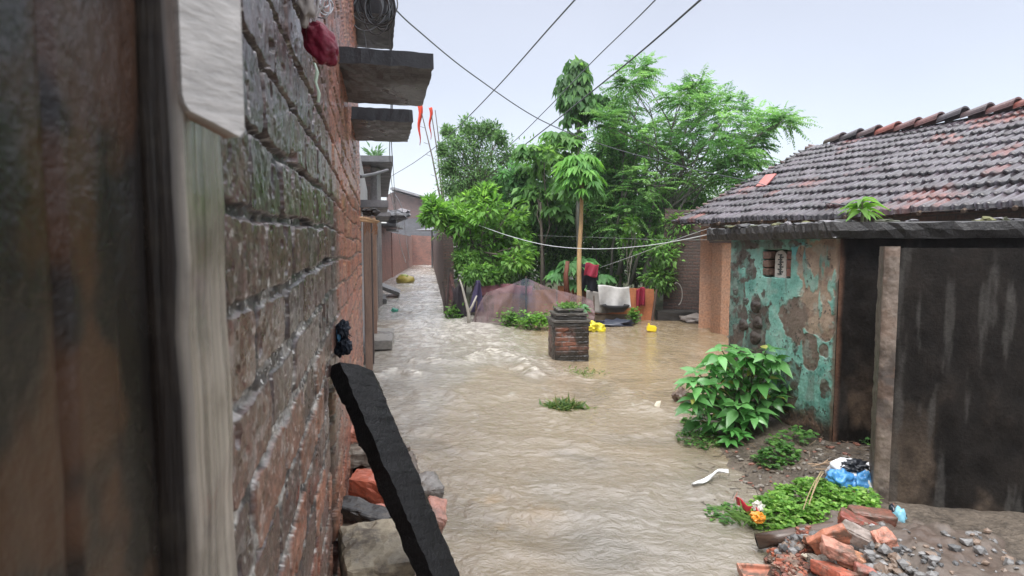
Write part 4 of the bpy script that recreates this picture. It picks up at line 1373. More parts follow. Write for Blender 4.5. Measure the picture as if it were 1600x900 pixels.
def build_fence():
    t = thing('net_fence', 'purplish grey shade net draped over stakes like a low tent', 'net fence', G(825, 508))
    Y = 13.25
    topl = [(738, 500), (748, 476), (760, 458), (775, 452), (790, 448), (805, 441), (822, 434), (835, 439), (850, 446), (870, 453), (893, 459), (915, 464), (928, 470)]
    rows = []
    nr, nc = 16, 60
    C = []
    xs = np.linspace(738, 928, nc)
    ty = np.interp(xs, [a for a, b in topl], [b for a, b in topl])
    for i in range(nr):
        f = i / (nr - 1)
        row = []
        for j in range(nc):
            x = xs[j]
            by = 507 - 1.5 * math.sin(j * .4)
            y = ty[j] + (by - ty[j]) * f
            wd_ = (x - 822) / (.25 + f)
            fold = .05 * abs(math.sin(wd_ * .045)) + .02 * math.sin(wd_ * .16 + 1) + .015 * math.sin(x * .5 + f * 9)
            Yq = Y + .10 * (1 - f) + fold * (0.3 + f) - .2
            xx = x + 1.2 * math.sin(f * 5 + x * .08)
            row.append(P(xx, y, Yq))
            k = .5 + .5 * math.sin(x * .13 + f * 2)
            base = np.array((.24, .16, .165)) * (.75 + .5 * k) if x > 835 or x < 800 else np.array((.15, .12, .15)) * (.75 + .5 * k)
            if 814 < x < 828: base = np.array((.06, .08, .11))
            base = base * (1 - .25 * f)
            C.append((*base, .6))
        rows.append(row)
    sheet('net', rows, C, M_NET, t)
    m = MB()
    for (x0, y0, x1, y1, Yq) in [(822, 432, 822, 512, 13.35), (745, 470, 742, 512, 13.2), (760, 456, 762, 512, 13.4), (893, 456, 890, 510, 13.5), (928, 462, 928, 510, 13.6)]:
        m = MB(); m.tube([P(x1, y1, Yq), P(x0, y0, Yq)], [.025, .016], 6, (.10, .07, .05, .7)); m.done('stake', M_BARK, t)
    # pink brick/cloth band lying behind the net top
    m = MB()
    rws = [[P(x, 447 + 5 * f - 4 * math.exp(-((x - 790) / 20) ** 2), 14.0 + .05 * math.sin(x * .3)) for x in np.linspace(752, 832, 20)] for f in np.linspace(0, 3, 4)]
    o = sheet('plastic_sheet', rws, (.30, .13, .15, .5), M_CLOTH)
    tag(o, 'dull red sheet showing just above the left half of the net', 'sheet')
    # piece of net beside the alley wall
    t = thing('torn_net', 'torn pinkish net hanging from dark sticks beside the alley wall end', 'net', G(708, 500))
    rows = []
    C = []
    for i in range(12):
        f = i / 11
        row = []
        for j in range(14):
            g = j / 13
            x = 700 - 6 * f + g * (4 + 26 * f)
            y = 424 + 66 * f + 8 * math.sin(g * 3.1) * (1 - f)
            row.append(P(x, y, 14.3 + .05 * math.sin(g * 14 + f * 3)))
            C.append((.26, .13, .13, .6))
        rows.append(row)
    sheet('net', rows, C, M_NET, t)
    for (x0, y0, x1, y1) in [(701, 420, 696, 502), (716, 432, 718, 505), (728, 440, 722, 508), (692, 440, 695, 490), (712, 450, 700, 500)]:
        m = MB(); m.tube([P(x1, y1, 14.2), P((x0 + x1) / 2 + 1, (y0 + y1) / 2, 14.2), P(x0, y0, 14.2)], [.035, .03, .018], 6, (.045, .035, .032, .7)); m.done('stake', M_BARK, t)
    rows = []; C = []
    for i in range(9):
        f = i / 8
        rows.append([P(706 + 20 * g + 6 * f, 446 + 52 * f + 5 * math.sin(g * 7), 14.0 + .06 * math.sin(g * 11 + f * 4)) for g in np.linspace(0, 1, 10)])
    sheet('dark_cloth', rows, (.035, .03, .035, .7), M_CLOTH, t)
    # deep violet cloth over a stick
    rows = []
    for i in range(10):
        f = i / 9
        rows.append([P(747 + (g - .5) * (6 + 20 * f) - 3 * f, 438 + 50 * f, 13.35 + .06 * math.sin(g * 9 + f * 3)) for g in np.linspace(0, 1, 10)])
    o = sheet('cloth', rows, (.06, .05, .10, .6), M_CLOTH)
    tag(o, 'dark violet cloth draped on the left corner stake of the net', 'cloth')
    # forked pale branch
    m = MB()
    b = P(733, 510, 13.0)
    m.tube([b, P(732, 488, 13.0), P(727, 468, 13.0), P(722, 448, 13.0), P(718, 436, 13.0)], [.045, .04, .03, .022, .015], 7, (.30, .28, .24, .7))
    m.tube([P(732, 488, 13.0), P(738, 478, 13.0), P(745, 462, 13.0)], [.035, .028, .018], 7, (.30, .28, .24, .7))
    m.tube([b, P(745, 507, 12.95), P(770, 505, 12.95), P(800, 507, 12.95)], [.03, .02, .014, .01], 6, (.22, .2, .17, .7))
    tag(m.done('forked_branch', M_BARK, None, True), 'pale forked branch planted in the water at the net corner', 'branch')
    # small string between sticks
    # terracotta sheet wall
    t = thing('low_clay_wall', 'low orange clay wall behind the net with cloths hung on it', 'wall', P(960, 500, 14.1))
    M_CLAY = surf('clay_wall', 20, .3, .4, .006)
    m = MB()
    def pan(x0, x1, yt0, yt1, yb, Yq, col, th=.12):
        a, b, c, d = P(x0, yb, Yq), P(x1, yb, Yq), P(x1, yt1, Yq), P(x0, yt0, Yq)
        a.z = b.z = -.1
        pts = [a, b, c, d] + [q + Vector((0, th, 0)) for q in (a, b, c, d)]
        m.poly(pts, [(0, 1, 2, 3), (7, 6, 5, 4), (0, 4, 5, 1), (1, 5, 6, 2), (2, 6, 7, 3), (3, 7, 4, 0)], col)
    pan(772, 868, 458, 452, 500, 14.5, (.40, .21, .12, .6))
    pan(872, 950, 447, 449, 500, 14.3, (.36, .13, .055, .55))
    pan(950.5, 1022, 449, 452, 503, 14.1, (.40, .145, .06, .55))
    m.done('wall', M_CLAY, t)
    m = MB()
    m.tube([P(1026, 452, 14.0), P(1018, 508, 14.0)], .03, 6, (.09, .06, .045, .7))
    m.done('end_post', M_BARK, t)
    m = MB()
    m.box(P(950, 500, 13.95), (1.6, .1, .28), None, (.12, .09, .06, .6), .01)
    m.done('plinth', M_CLAY, t)
    # grey tarpaulin and white cloth
    def hang(name, lb, x0, x1, yt, yb, Yq, col, wob=.04, skew=0, cat='cloth', parent=None):
        rows = []
        for i in range(12):
            f = i / 11
            rows.append([P(x0 + (x1 - x0) * g + skew * f, yt + (yb - yt) * f + 2 * math.sin(g * 5 + x0), Yq + wob * math.sin(g * 10 + f * 2 + x0) * (.3 + f)) for g in np.linspace(0, 1, 22)])
        o = sheet(name, rows, col, M_CLOTH, parent)
        if lb: tag(o, lb, cat, 'cloths hung out on the clay wall and the line')
        return o
    hang('tarpaulin', 'crumpled grey tarpaulin covering the middle of the clay wall', 916, 962, 455, 488, 13.9, (.26, .245, .225, .6), .05)
    hang('cloth', 'off-white cloth folded over the clay wall beside the tarpaulin', 934, 983, 447, 480, 13.8, (.50, .49, .47, .6), .06, 3)
    hang('cloth', 'narrow maroon cloth hung at the right end of the clay wall', 994, 1008, 450, 479, 13.95, (.22, .02, .04, .6), .05)
    hang('garment', 'black garment hanging from the clothes line behind the red one', 908, 935, 414, 455, 13.95, (.012, .013, .018, .7), .05)
    hang('garment', 'dark red garment hanging on the line over the black one', 915, 936, 412, 432, 13.8, (.28, .03, .055, .6), .04, -3)
    m = MB()
    for (x0, y0, x1, y1) in [(908, 412, 912, 500), (902, 470, 905, 508)]:
        m.tube([P(x1, y1, 14.05), P(x0, y0, 14.05)], .028, 6, (.07, .05, .04, .7))
    tag(m.done('post', M_BARK), 'two dark posts holding up the black garment', 'post')
    m = MB()
    m.tube([P(887, 408, 14.0), P(884, 430, 14.0), P(886, 462, 14.0)], [.05, .06, .07], 8, (.15, .05, .03, .7))
    tag(m.done('tree_stump', M_BARK, None, True), 'short red-brown stump left of the hanging black garment', 'stump')
    # dark basin under the cloth
    m = MB()
    c = P(962, 478, 13.7)
    ring = []
    for k, (r, z) in enumerate([(.02, -.16), (.20, -.14), (.30, -.04), (.34, .02), (.32, .03), (.26, -.05), (.0, -.1)]):
        ring.append((r, z))
    n = 20
    pts = [c + Vector((r * math.cos(2 * math.pi * i / n), r * .7 * math.sin(2 * math.pi * i / n), z)) for r, z in ring for i in range(n)]
    m.poly(pts, [(k * n + i, k * n + (i + 1) % n, (k + 1) * n + (i + 1) % n, (k + 1) * n + i) for k in range(len(ring) - 1) for i in range(n)], (.02, .02, .022, .4))
    tag(m.done('basin', M_PLASTIC, None, True), 'black basin hung on the clay wall below the off-white cloth', 'basin')
    m = MB(); random.seed(66)
    c = G(962, 507)
    m.blob(c + Vector((0, 0, .02)), (.42, .26, .10), (.035, .04, .06, .35), .35, 2.5, 3)
    tag(m.done('tarp_bundle', M_PLASTIC, None, True), 'dark wet bundle lying at the water edge beneath the black basin', 'bundle')
    m = MB()
    c = G(924, 516)
    m.blob(c + Vector((0, 0, .07)), (.22, .16, .10), (.72, .62, .03, .4), .35, 2.2, 4)
    m.blob(c + Vector((.17, -.02, .03)), (.12, .12, .09), (.75, .66, .03, .4), .3, 2.2, 3)
    m.blob(c + Vector((-.1, -.02, .16)), (.10, .1, .05), (.75, .66, .06, .4), .4, 2.2, 3)
    tag(m.done('plastic_bag', M_PLASTIC, None, True), 'bright yellow plastic bag afloat behind the brick pillar', 'plastic bag')
    t = thing('jerrycan', 'small yellow jerrycan floating alone in the brown pool', 'jerrycan', G(1018, 518))
    m = MB()
    c = G(1018, 517)
    m.box(c + Vector((0, 0, .05)), (.19, .14, .13), Matrix.Rotation(R(8), 3, 'Y'), (.80, .62, .02, .4), .02)
    m.done('body', M_PLASTIC, t)
    m = MB(); m.tube([c + Vector((-.06, 0, .13)), c + Vector((-.06, 0, .16))], .022, 10, (.75, .6, .05, .4)); m.done('cap', M_PLASTIC, t)
build_fence()

def build_pillar():
    c = G(888, 563)
    c.x += .02
    root = thing('brick_pillar', 'short square brick gatepost with stepped cap standing in the flood', 'pillar', (c.x, c.y + .28, 0))
    cy = c.y + .27
    cx = c.x
    w0 = .545
    rot = Matrix.Rotation(R(7), 3, 'Z')
    # shaft as a relief of bricks
    nr, nc = 150, 60
    hs = np.linspace(-.25, .55, nr)
    quads = []
    V, F, C = [], [], []
    for side in range(4):
        ss_ = np.linspace(0, w0, nc)
        S, H = np.meshgrid(ss_, hs, indexing='xy')
        row = np.floor(H / .075); So = (S + side * w0) / .23 + (row % 2) * .5
        cm = np.floor(So); a, b = So - cm - .5, H / .075 - row - .5
        ed = np.minimum((.5 - np.abs(a)) * .23, (.5 - np.abs(b)) * .075) + (fbm(S * 30 + side * 9, H * 30, 3, 5) - .5) * .016
        br = ss(.003, .012, ed)
        rg = fbm(S * 26 + side * 4, H * 26, 4, 9) - .5
        big = fbm(S * 6 + side * 4, H * 6, 3, 12)
        disp = br * .008 + rg * .014 + (hsh(row, cm, 4) - .5) * .01 - .03 * ss(.62, .8, big)
        cc = mixc((.15, .065, .045), (.075, .045, .036), hsh(row, cm, 5))
        cc = mixc(cc, (.22, .085, .05), ss(.58, .72, fbm(S * 5 + side, H * 7, 3, 21)) * .6)
        cc = mixc((.12, .10, .085), cc, br)
        cc = mixc(cc, (.020, .019, .015), ss(.36, .56, fbm(S * 4 + side * 3, H * 5, 4, 17)) * .9)
        cc = mixc(cc, (.03, .028, .022), ss(.16, .0, H) * .6)
        # keep corners joined
        edge = ss(0, .02, S) * ss(w0, w0 - .02, S)
        disp = disp * edge
        x = S - w0 / 2; y = -w0 / 2 - disp
        ang = side * math.pi / 2
        X = x * math.cos(ang) - y * math.sin(ang); Yy = x * math.sin(ang) + y * math.cos(ang)
        b0 = sum(len(v) for v in V)
        V.append(np.stack([X, Yy, H], -1).reshape(-1, 3)); F.append(grid_faces(nr, nc) + b0)
        C.append(np.concatenate([cc, np.full(cc.shape[:2] + (1,), .4)], -1).reshape(-1, 4))
    V = np.concatenate(V)
    V[:, :2] = V[:, :2] @ np.array(rot)[:2, :2].T
    V += np.array([cx, cy, 0])
    mesh_np('shaft', V, np.concatenate(F), np.concatenate(C), M_STONE, root)
    random.seed(9)
    m = MB()
    for (z, w1, h, col) in [(.565, .58, .06, (.035, .032, .028, .4)), (.62, .61, .05, (.07, .063, .055, .4)), (.675, .50, .06, (.035, .032, .028, .4)), (.725, .53, .04, (.08, .073, .063, .4)), (.765, .40, .05, (.045, .042, .036, .45)), (.795, .43, .03, (.09, .083, .07, .45))]:
        m.box((cx, cy, z), (w1, w1, h), rot, col, .012, .006)
    m.done('cap', M_STONE, root)
    rng = np.random.default_rng(5)
    lv = Leaves()
    n = 260
    pos = rng.normal(0, 1, (n, 3)) * np.array([.10, .10, .022]) + np.array([cx, cy, .83])
    d = rng.normal(0, 1, (n, 3)); d[:, 2] = np.abs(d[:, 2])
    l = rng.uniform(.04, .08, n)
    lv.addn(pos, d, l, l * .5, np.array(GM)[rng.integers(3, size=n)] * .8)
    tag(lv.done('weed_tuft', M_LEAF), 'tuft of weeds growing on top of the brick pillar', 'weed', kind='stuff')
    lv = Leaves(BIGLEAF)
    for k in range(16):
        a = rng.uniform(0, 6.28)
        p = Vector((cx + .19 + .04 * math.cos(a), cy + .1, .85 - .12 * rng.random()))
        lv.add(p, (math.cos(a) * .8 + .5, math.sin(a), rng.uniform(-.6, .5)), rng.uniform(.12, .22), .10, (.14, .30, .14))
    tag(lv.done('creeper', M_LEAF), 'broad-leaved creeper trailing off the back of the brick pillar', 'creeper')
    # grass tufts in the water
    for k, (lb, px, py, rx, n, hh) in enumerate([('sparse submerged grass at the foot of the brick pillar', 898, 583, .42, 260, .06), ('small green grass tuft alone in mid-stream', 878, 638, .19, 420, .15)]):
        c = G(px, py)
        lv = Leaves()
        pos = rng.normal(0, 1, (n, 3)) * np.array([rx * .5, rx * .32, 0]) + np.array([c.x, c.y, -.01])
        d = rng.normal(0, 1, (n, 3)); d[:, 2] = np.abs(d[:, 2]) * .5 + .15; d[:, 0] += .4
        l = rng.uniform(.5, 1.3, n) * hh
        lv.addn(pos, d, l, l * .16 + .004, np.array([(.14, .22, .05), (.09, .17, .05), (.22, .24, .09)])[rng.integers(3, size=n)])
        tag(lv.done('grass_tuft', M_LEAF), lb, 'grass', kind='stuff')
build_pillar()

# ================================================================== RIGHT: tiled house behind
E0 = Vector((3.62, 12.5))                       # eave end, far corner
ED = Vector((.368, -.93)).normalized()          # along the eave, towards us
EN = Vector((-ED.y, ED.x))                      # away from the lane, up the slope
EH = CAM_H + .51
RUN, RISE = 3.95, 1.88
def build_tiled_house():
    root = thing('tiled_house', 'old low house under a big weathered clay tile roof', 'house', (6.5, 10, 0))
    # tiles: 12 courses, two rolls each
    L = 8.6
    ncour, tw = 12, .26
    nu = int(L / tw * 12)
    us = np.linspace(-.12, L, nu)
    slope_len = math.hypot(RUN, RISE)
    cl = slope_len / ncour
    tn = Vector((EN.x * RUN, EN.y * RUN, RISE)).normalized()
    V, F, C = [], [], []
    nrm = Vector((-EN.x * RISE, -EN.y * RISE, RUN)).normalized()
    b0 = 0
    for k in range(ncour):
        offs = (k % 2) * tw * .0 + (hsh(k, 1, 5) - .5) * .05
        tt = np.array([-.03, .0, .004, .25, .5, .75, 1.02, 1.10]) * cl
        lift = np.array([.0, .0, .045, .036, .027, .016, .004, -.008])
        U_, T_ = np.meshgrid(us, tt, indexing='ij')
        Lf = np.tile(lift, (len(us), 1))
        ti = np.floor((U_ + offs) / tw)
        ph = (U_ + offs) / tw - ti
        r1, r2, r3 = hsh(ti, k, 1), hsh(ti, k, 2), hsh(ti, k, 3)
        prof = .036 * np.exp(-((ph - .06) / .07) ** 2) + .036 * np.exp(-((ph - 1.06) / .07) ** 2) + .028 * np.exp(-((ph - .5) / .085) ** 2) + .004 * np.cos(ph * 12.6)
        z = Lf + prof + (r1 - .5) * .018 + (r2 - .5) * .02 * (ph - .5)
        z = np.where(T_ <= 0.0, z - .035 + .02 * (T_ < 0), z) if k == 0 else z
        z[:, 0] = -.02
        sag = -.05 * np.sin(np.clip(U_ / L, 0, 1) * 3.1) + .03 * (fbm(U_ * .9, T_ * 0 + k, 3, 71) - .5) * 2
        TT = T_ + k * cl + (r3 - .5) * .035 + .015 * np.sin(U_ * 1.3)
        X = E0.x + ED.x * U_ + tn.x * TT + nrm.x * z
        Yy = E0.y + ED.y * U_ + tn.y * TT + nrm.y * z
        Z = EH + tn.z * TT + nrm.z * z + sag
        V.append(np.stack([X, Yy, Z], -1).reshape(-1, 3))
        grey = mixc((.028, .021, .025), (.062, .047, .055), r1)
        redm = ss(.68, .80, fbm(U_ * .8, TT * .9, 4, 81) + .25 * (r2 - .5)) 
        red = mixc((.11, .040, .036), (.19, .060, .045), r3)
        cc = mixc(grey, red, np.clip(redm * .9 + (r1 > .965) * .7, 0, 1))
        cc = mixc(cc, (.035, .033, .036), ss(.45, .7, fbm(U_ * 7, TT * 5, 3, 83)) * .6)
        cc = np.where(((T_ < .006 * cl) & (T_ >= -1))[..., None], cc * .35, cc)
        # paler mauve-grey streaks on the roll crowns
        cc = mixc(cc, (.15, .135, .16), ss(.012, .030, prof) * ss(.4, .6, fbm(U_ * 5, TT * 5, 3, 87)) * .6)
        rg = .20 + .15 * r2
        C.append(np.concatenate([cc, rg[..., None]], -1).reshape(-1, 4))
        F.append(grid_faces(len(us), len(tt)) + b0)
        b0 += len(V[-1])
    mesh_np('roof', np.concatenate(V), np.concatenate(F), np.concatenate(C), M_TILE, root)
    # back slope, plain
    def q(u, f, back=False):
        b = E0 + ED * u + EN * (RUN * f if not back else RUN * (2 - f))
        return Vector((b.x, b.y, EH + RISE * f))
    m = MB()
    m.poly([q(-.1, 1), q(L, 1), q(L, 0, True), q(-.1, 0, True)], [(0, 1, 2, 3)], (.09, .08, .085, .5))
    m.poly([q(-.05, 0) - Vector((0, 0, .05)), q(L, 0) - Vector((0, 0, .05)), q(L, 1) - Vector((0, 0, .06)), q(-.05, 1) - Vector((0, 0, .06))], [(0, 1, 2, 3)], (.05, .04, .035, .7))
    m.done('roof_lining', M_TILE, root)
    # ridge tiles
    for k in range(20):
        u = .25 + k * .42
        a, b = q(u, 1) + Vector((0, 0, .02)), q(u + .44, 1) + Vector((0, 0, .085))
        m = MB()
        random.seed(300 + k)
        col = random.choice([(.20, .06, .045, .4), (.13, .06, .055, .4), (.07, .058, .062, .35), (.06, .05, .055, .35), (.09, .06, .06, .4)])
        n = 8
        pts = []
        for p, rr in ((a, .10), (b, .125)):
            for i in range(n + 1):
                an = math.pi * i / n
                o2 = EN * math.cos(an) * rr * 1.25
                pts.append(p + Vector((o2.x, o2.y, math.sin(an) * rr)))
        jz = random.uniform(-.02, .02)
        pts = [p + Vector((0, 0, jz)) for p in pts]
        pts += [p - Vector((0, 0, .03)) for p in pts]
        nn = n + 1
        fs = [(i, i + 1, nn + i + 1, nn + i) for i in range(n)]
        fs += [(2 * nn + nn + i, 2 * nn + nn + i + 1, 2 * nn + i + 1, 2 * nn + i) for i in range(n)]
        fs += [(nn + i, nn + i + 1, 3 * nn + i + 1, 3 * nn + i) for i in range(n)] + [(i + 1, i, 2 * nn + i, 2 * nn + i + 1) for i in range(n)]
        m.poly(pts, fs, col)
        m.done('ridge_tile', M_TILE, root)
    # verge: small lumps of broken tiles and mortar along the sloping edge
    m = MB()
    for k in range(26):
        f = k / 25
        c = q(-.12 + random.uniform(-.03, .03), f)
        m.box(c + Vector((0, 0, .02)), (.16, .16, .04), Matrix.Rotation(random.uniform(0, 3), 3, 'Z') @ Matrix.Rotation(R(25), 3, 'X'), random.choice([(.10, .09, .09, .4), (.15, .10, .09, .4), (.06, .055, .06, .4)]), .008, .006)
    m.done('verge', M_TILE, root)
    # the red displaced tile
    m = MB()
    n3 = nrm; o3 = Vector((E0.x, E0.y, EH)); vd = P(1199, 288, 1.0) - cam.location
    c = cam.location + vd * ((o3 - cam.location).dot(n3) / vd.dot(n3)) + n3 * .09
    m.box(c, (.24, .50, .035), Matrix.Rotation(R(-52), 3, 'Z') @ Matrix.Rotation(R(34), 3, 'X'), (.36, .10, .085, .4), .006, .003)
    tag(m.done('roof_tile', M_TILE), 'displaced bright red tile sticking up near the left slope edge', 'roof tile')
    # walls
    ins = .42
    def w(u, v): return E0 + ED * u + EN * v
    a, b, c2, d = w(.55, ins), w(8.2, ins), w(8.2, 7.4), w(.55, 7.4)
    M_MUD = brickmat('mud_wall', (.42, .22, .13), (.40, .23, .15), (.36, .21, .14), ms=.004, stain=(.30, .22, .17), stainamt=.5, bump=.3)
    ht = EH - .02
    wallprism('wall', a, b, -.3, ht, ht, .3, M_MUD, root, 1)
    wallprism('gable_wall', d, a, -.3, ht, ht + .2, .3, M_MUD, root, 1)
    # raised dark strip standing in for the eave's shade on the wall
    pa, pb = w(.50, ins - .04), w(8.2, ins - .04)
    wallprism('eave_shade_band', pa, pb, ht - .42, ht + .02, ht + .02, .035, M_BR_DARK, root, 1)
    m = MB()
    for k in range(15):
        p = w(.1 + k * .55, -.02)
        p2 = w(.1 + k * .55, .6)
        z0 = EH - .07
        m2 = MB()
        m2.tube([(p.x, p.y, z0), (p2.x, p2.y, z0 + .6 * RISE / RUN)], .03, 6, (.10, .07, .05, .7))
        m2.done('rafter', M_WOOD, root)
    # facing end wall: the mud plastered part that fronts us beside the outbuilding
    t = thing('old_brick_wall', 'dark sooty brick wall under the far end of the tiled eave', 'wall', (3.9, 14.5, 0))
    wallprism('wall', (3.85, 14.6), (5.2, 13.9), -.2, 2.75, 2.6, .3, M_BR_DARK, t, 1)
    mm = wallprism('mud_wall', (4.16, 12.75), (5.4, 12.3), -.2, 2.24, 2.24, .3, M_MUD)
    tag(mm, 'orange mud-plastered wall end facing the brown pool', 'wall')
    # plinth by the pool
    m = MB()
    a, b = G(1028, 500), G(1106, 499)
    m.box(((a.x + b.x) / 2, a.y + .12, .06), ((b - a).length, .3, .34), Matrix.Rotation(R(-2), 3, 'Z'), (.030, .028, .025, .5), .02, .008)
    tag(m.done('pond_kerb', M_STONE), 'low black mossy kerb edging the pool under the eave', 'kerb')
    m = MB(); random.seed(77)
    c = G(1120, 504)
    for k in range(5):
        m.blob(c + Vector((random.uniform(-.5, .35), random.uniform(-.1, .3), .05)), (.34, .28, .11), (.24, .21, .19, .5), .35, 2.2, 3)
    tag(m.done('sandbags', M_CLOTH, None, True), 'grey crumpled sacks heaped at the pool edge by the mud wall', 'sacks')
    m = MB()
    pts = [P(1057 + 9 * math.cos(a) , 460 + 18 * math.sin(a), 14.0) for a in np.linspace(-1.9, 1.2, 14)]
    m.tube(pts, .012, 5, (.25, .24, .22, .5))
    tag(m.done('bent_wire', M_PLAIN), 'pale bent hoop of wire standing in the weeds under the eave', 'wire')
build_tiled_house()

# ================================================================== RIGHT: turquoise outbuilding
SL, SCn = Vector((2.36, 6.2)), Vector((2.73, 4.80))
SD = Vector((5.6, 3.95))
def blobmask(px, py, lst, a, b):
    """soft union of ellipses given where they sit on the wall; px.. lists (x, y, rx, ry)"""
    return lst
def relief_wall(name, a, b, h0, h1, nx, ny, fn, mat, parent, out=1):
    a, b = Vector(a), Vector(b)
    t = (b - a); L = t.length; t.normalize()
    n = Vector((t.y, -t.x)) * out
    S, H = np.meshgrid(np.linspace(0, L, nx), np.linspace(h0, h1, ny), indexing='ij')
    d, c, r = fn(S, H)
    V = np.stack([a.x + t.x * S + n.x * d, a.y + t.y * S + n.y * d, H], -1).reshape(-1, 3)
    C = np.concatenate([c, (r + 0 * S)[..., None]], -1).reshape(-1, 4)
    return mesh_np(name, V, grid_faces(nx, ny), C, mat, parent)
def build_shed():
    root = thing('turquoise_outbuilding', 'small outbuilding with peeling turquoise plaster and a black mossy slab roof', 'outbuilding', (3.3, 5.4, 0))
    Lw = (SCn - SL).length
    def at(px, py): return ray_plane(px, py, SL, SCn)
    def ell(S, H, x, y, rx, ry, seed, soft=.07, wob=.5):
        c = at(x, y); ex = at(x + rx, y)[0] - c[0]; ey = abs(at(x, y + ry)[1] - c[1])
        q = np.hypot((S - c[0]) / ex, (H - c[1]) / ey)
        q = q + (fbm(S * 9, H * 9, 4, seed) - .5) * wob * 2
        return ss(1 + soft, 1 - soft, q)
    wx0, wh1 = at(1192, 389); wx1, wh0 = at(1236, 436)
    def fn(S, H):
        n1 = fbm(S * 14, H * 14, 5, 301)
        n2 = fbm(S * 4, H * 4, 5, 303)
        n3 = fbm(S * 45, H * 45, 3, 305)
        turq = mixc((.15, .36, .30), (.25, .46, .40), n1)
        turq = mixc(turq, (.09, .26, .22), ss(.45, .65, n2) * .8)
        tan = mixc((.27, .20, .145), (.36, .28, .21), n1)
        tan = mixc(tan, (.20, .13, .10), ss(.5, .65, fbm(S * 10, H * 10, 4, 309)) * .6)
        dark = mixc((.055, .05, .045), (.10, .085, .07), n1)
        brn = mixc((.13, .10, .08), (.17, .13, .105), n1)
        # turquoise coat everywhere, then where it has come off
        bare = np.zeros_like(S)
        for e_ in [(1278, 425, 30, 52, 1), (1290, 400, 26, 30, 2), (1275, 480, 26, 40, 3), (1290, 510, 14, 22, 4), (1252, 395, 8, 10, 5)]:
            bare = np.maximum(bare, ell(S, H, *e_))
        brm = np.zeros_like(S)
        for e_ in [(1240, 505, 19, 38, 11), (1266, 548, 16, 26, 12), (1288, 548, 9, 12, 13), (1228, 490, 14, 20, 14)]:
            brm = np.maximum(brm, ell(S, H, *e_))
        dkm = np.zeros_like(S)
        for e_ in [(1152, 470, 16, 70, 21), (1160, 400, 14, 24, 22), (1185, 500, 18, 50, 23), (1150, 540, 12, 40, 24), (1172, 425, 10, 16, 25), (1235, 590, 16, 40, 26), (1265, 640, 9, 12, 27), (1180, 382, 60, 7, 28), (1290, 610, 8, 14, 29)]:
            dkm = np.maximum(dkm, ell(S, H, *e_, wob=.8))
        low = ss(.42, .26, H + .06 * (n2 - .5) * 2 + (S - Lw * .72) * .06 + .10 * ss(Lw * .6, .2, S))
        low = np.maximum(low, ss(.95, .7, H + .25 * (n2 - .5)) * ss(Lw * .50, Lw * .35, S + .1 * (n1 - .5)))
        streak = ss(.55, .75, fbm(S * 22, H * 2.2, 4, 315))
        bluish = ell(S, H, 1252, 395, 18, 14, 41)
        turq = mixc(turq, (.10, .42, .45), bluish * .8)
        edge_in = ss(.50, .60, n2 * .6 + n1 * .4)
        speck = ss(.63, .70, n3) * ss(.45, .6, fbm(S * 8, H * 8, 3, 317))
        c = turq
        # remaining paint drips inside the bare area
        drip = ss(.60, .70, fbm(S * 16, H * 5, 3, 319))
        bare = bare * (1 - drip * .8)
        c = mixc(c, tan, bare)
        c = mixc(c, brn, brm)
        c = mixc(c, dark, np.clip(dkm * (.55 + .5 * ss(.4, .6, n1)), 0, 1))
        c = mixc(c, (.04, .035, .03), speck * .8)
        c = mixc(c, dark * 1.0, streak * .38)
        c = mixc(c, (.30, .36, .32), ss(.55, .7, fbm(S * 12 + 7, H * 12, 4, 341)) * (1 - low) * .35)
        c = mixc(c, mixc((.05, .042, .036), (.14, .095, .07), ss(.5, .7, n1)), low)
        rim = ss(Lw - .05, Lw - .01, S + .03 * (n1 - .5))
        c = mixc(c, (.14, .085, .06), rim * .8)
        coat = (1 - np.maximum(np.maximum(bare, brm), low))
        d = coat * .006 + (n1 - .5) * .006 + (n3 - .5) * .004 + (n2 - .5) * .02 + low * .015 * (n1)
        # window opening
        wob = (fbm(S * 20, H * 20, 2, 323) - .5) * .02
        win = ss(wx0, wx0 + .012, S + wob) * ss(wx1, wx1 - .012, S + wob) * ss(wh0, wh0 + .012, H + wob) * ss(wh1, wh1 - .012, H + wob)
        d = d - win * .14
        c = mixc(c, (.03, .022, .018), win)
        return d, c, .45 - .1 * dkm + .1 * bare
    relief_wall('wall', SL, SCn, -.3, 1.875, 420, 560, fn, surf('peeling_plaster', 70, .22, .5, .002, bscale=90), root)
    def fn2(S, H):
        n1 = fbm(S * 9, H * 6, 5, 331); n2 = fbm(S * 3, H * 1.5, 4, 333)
        c = mixc((.006, .0055, .005), (.018, .015, .013), n1)  # side in shadow painted near-black, beneath its stains
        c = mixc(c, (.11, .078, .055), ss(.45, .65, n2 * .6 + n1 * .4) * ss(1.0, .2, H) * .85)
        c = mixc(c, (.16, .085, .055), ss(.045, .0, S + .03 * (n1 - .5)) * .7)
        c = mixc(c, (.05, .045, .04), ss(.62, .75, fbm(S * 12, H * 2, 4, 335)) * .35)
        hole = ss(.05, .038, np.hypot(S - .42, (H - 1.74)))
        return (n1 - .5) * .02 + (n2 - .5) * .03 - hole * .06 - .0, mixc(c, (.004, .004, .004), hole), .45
    relief_wall('side_wall', SCn, SD, -.3, 1.875, 420, 400, fn2, surf('shaded_stained_plaster', 50, .4, .8, .005, bscale=60, spec=.12), root)
    m = MB()
    back = [SL + Vector((1.35, .35)), SD + Vector((.4, 1.6))]
    poly_ = [SL + Vector((.02, -.02)), SCn + Vector((.03, .04)), SD + Vector((0, .05)), back[1], back[0]]
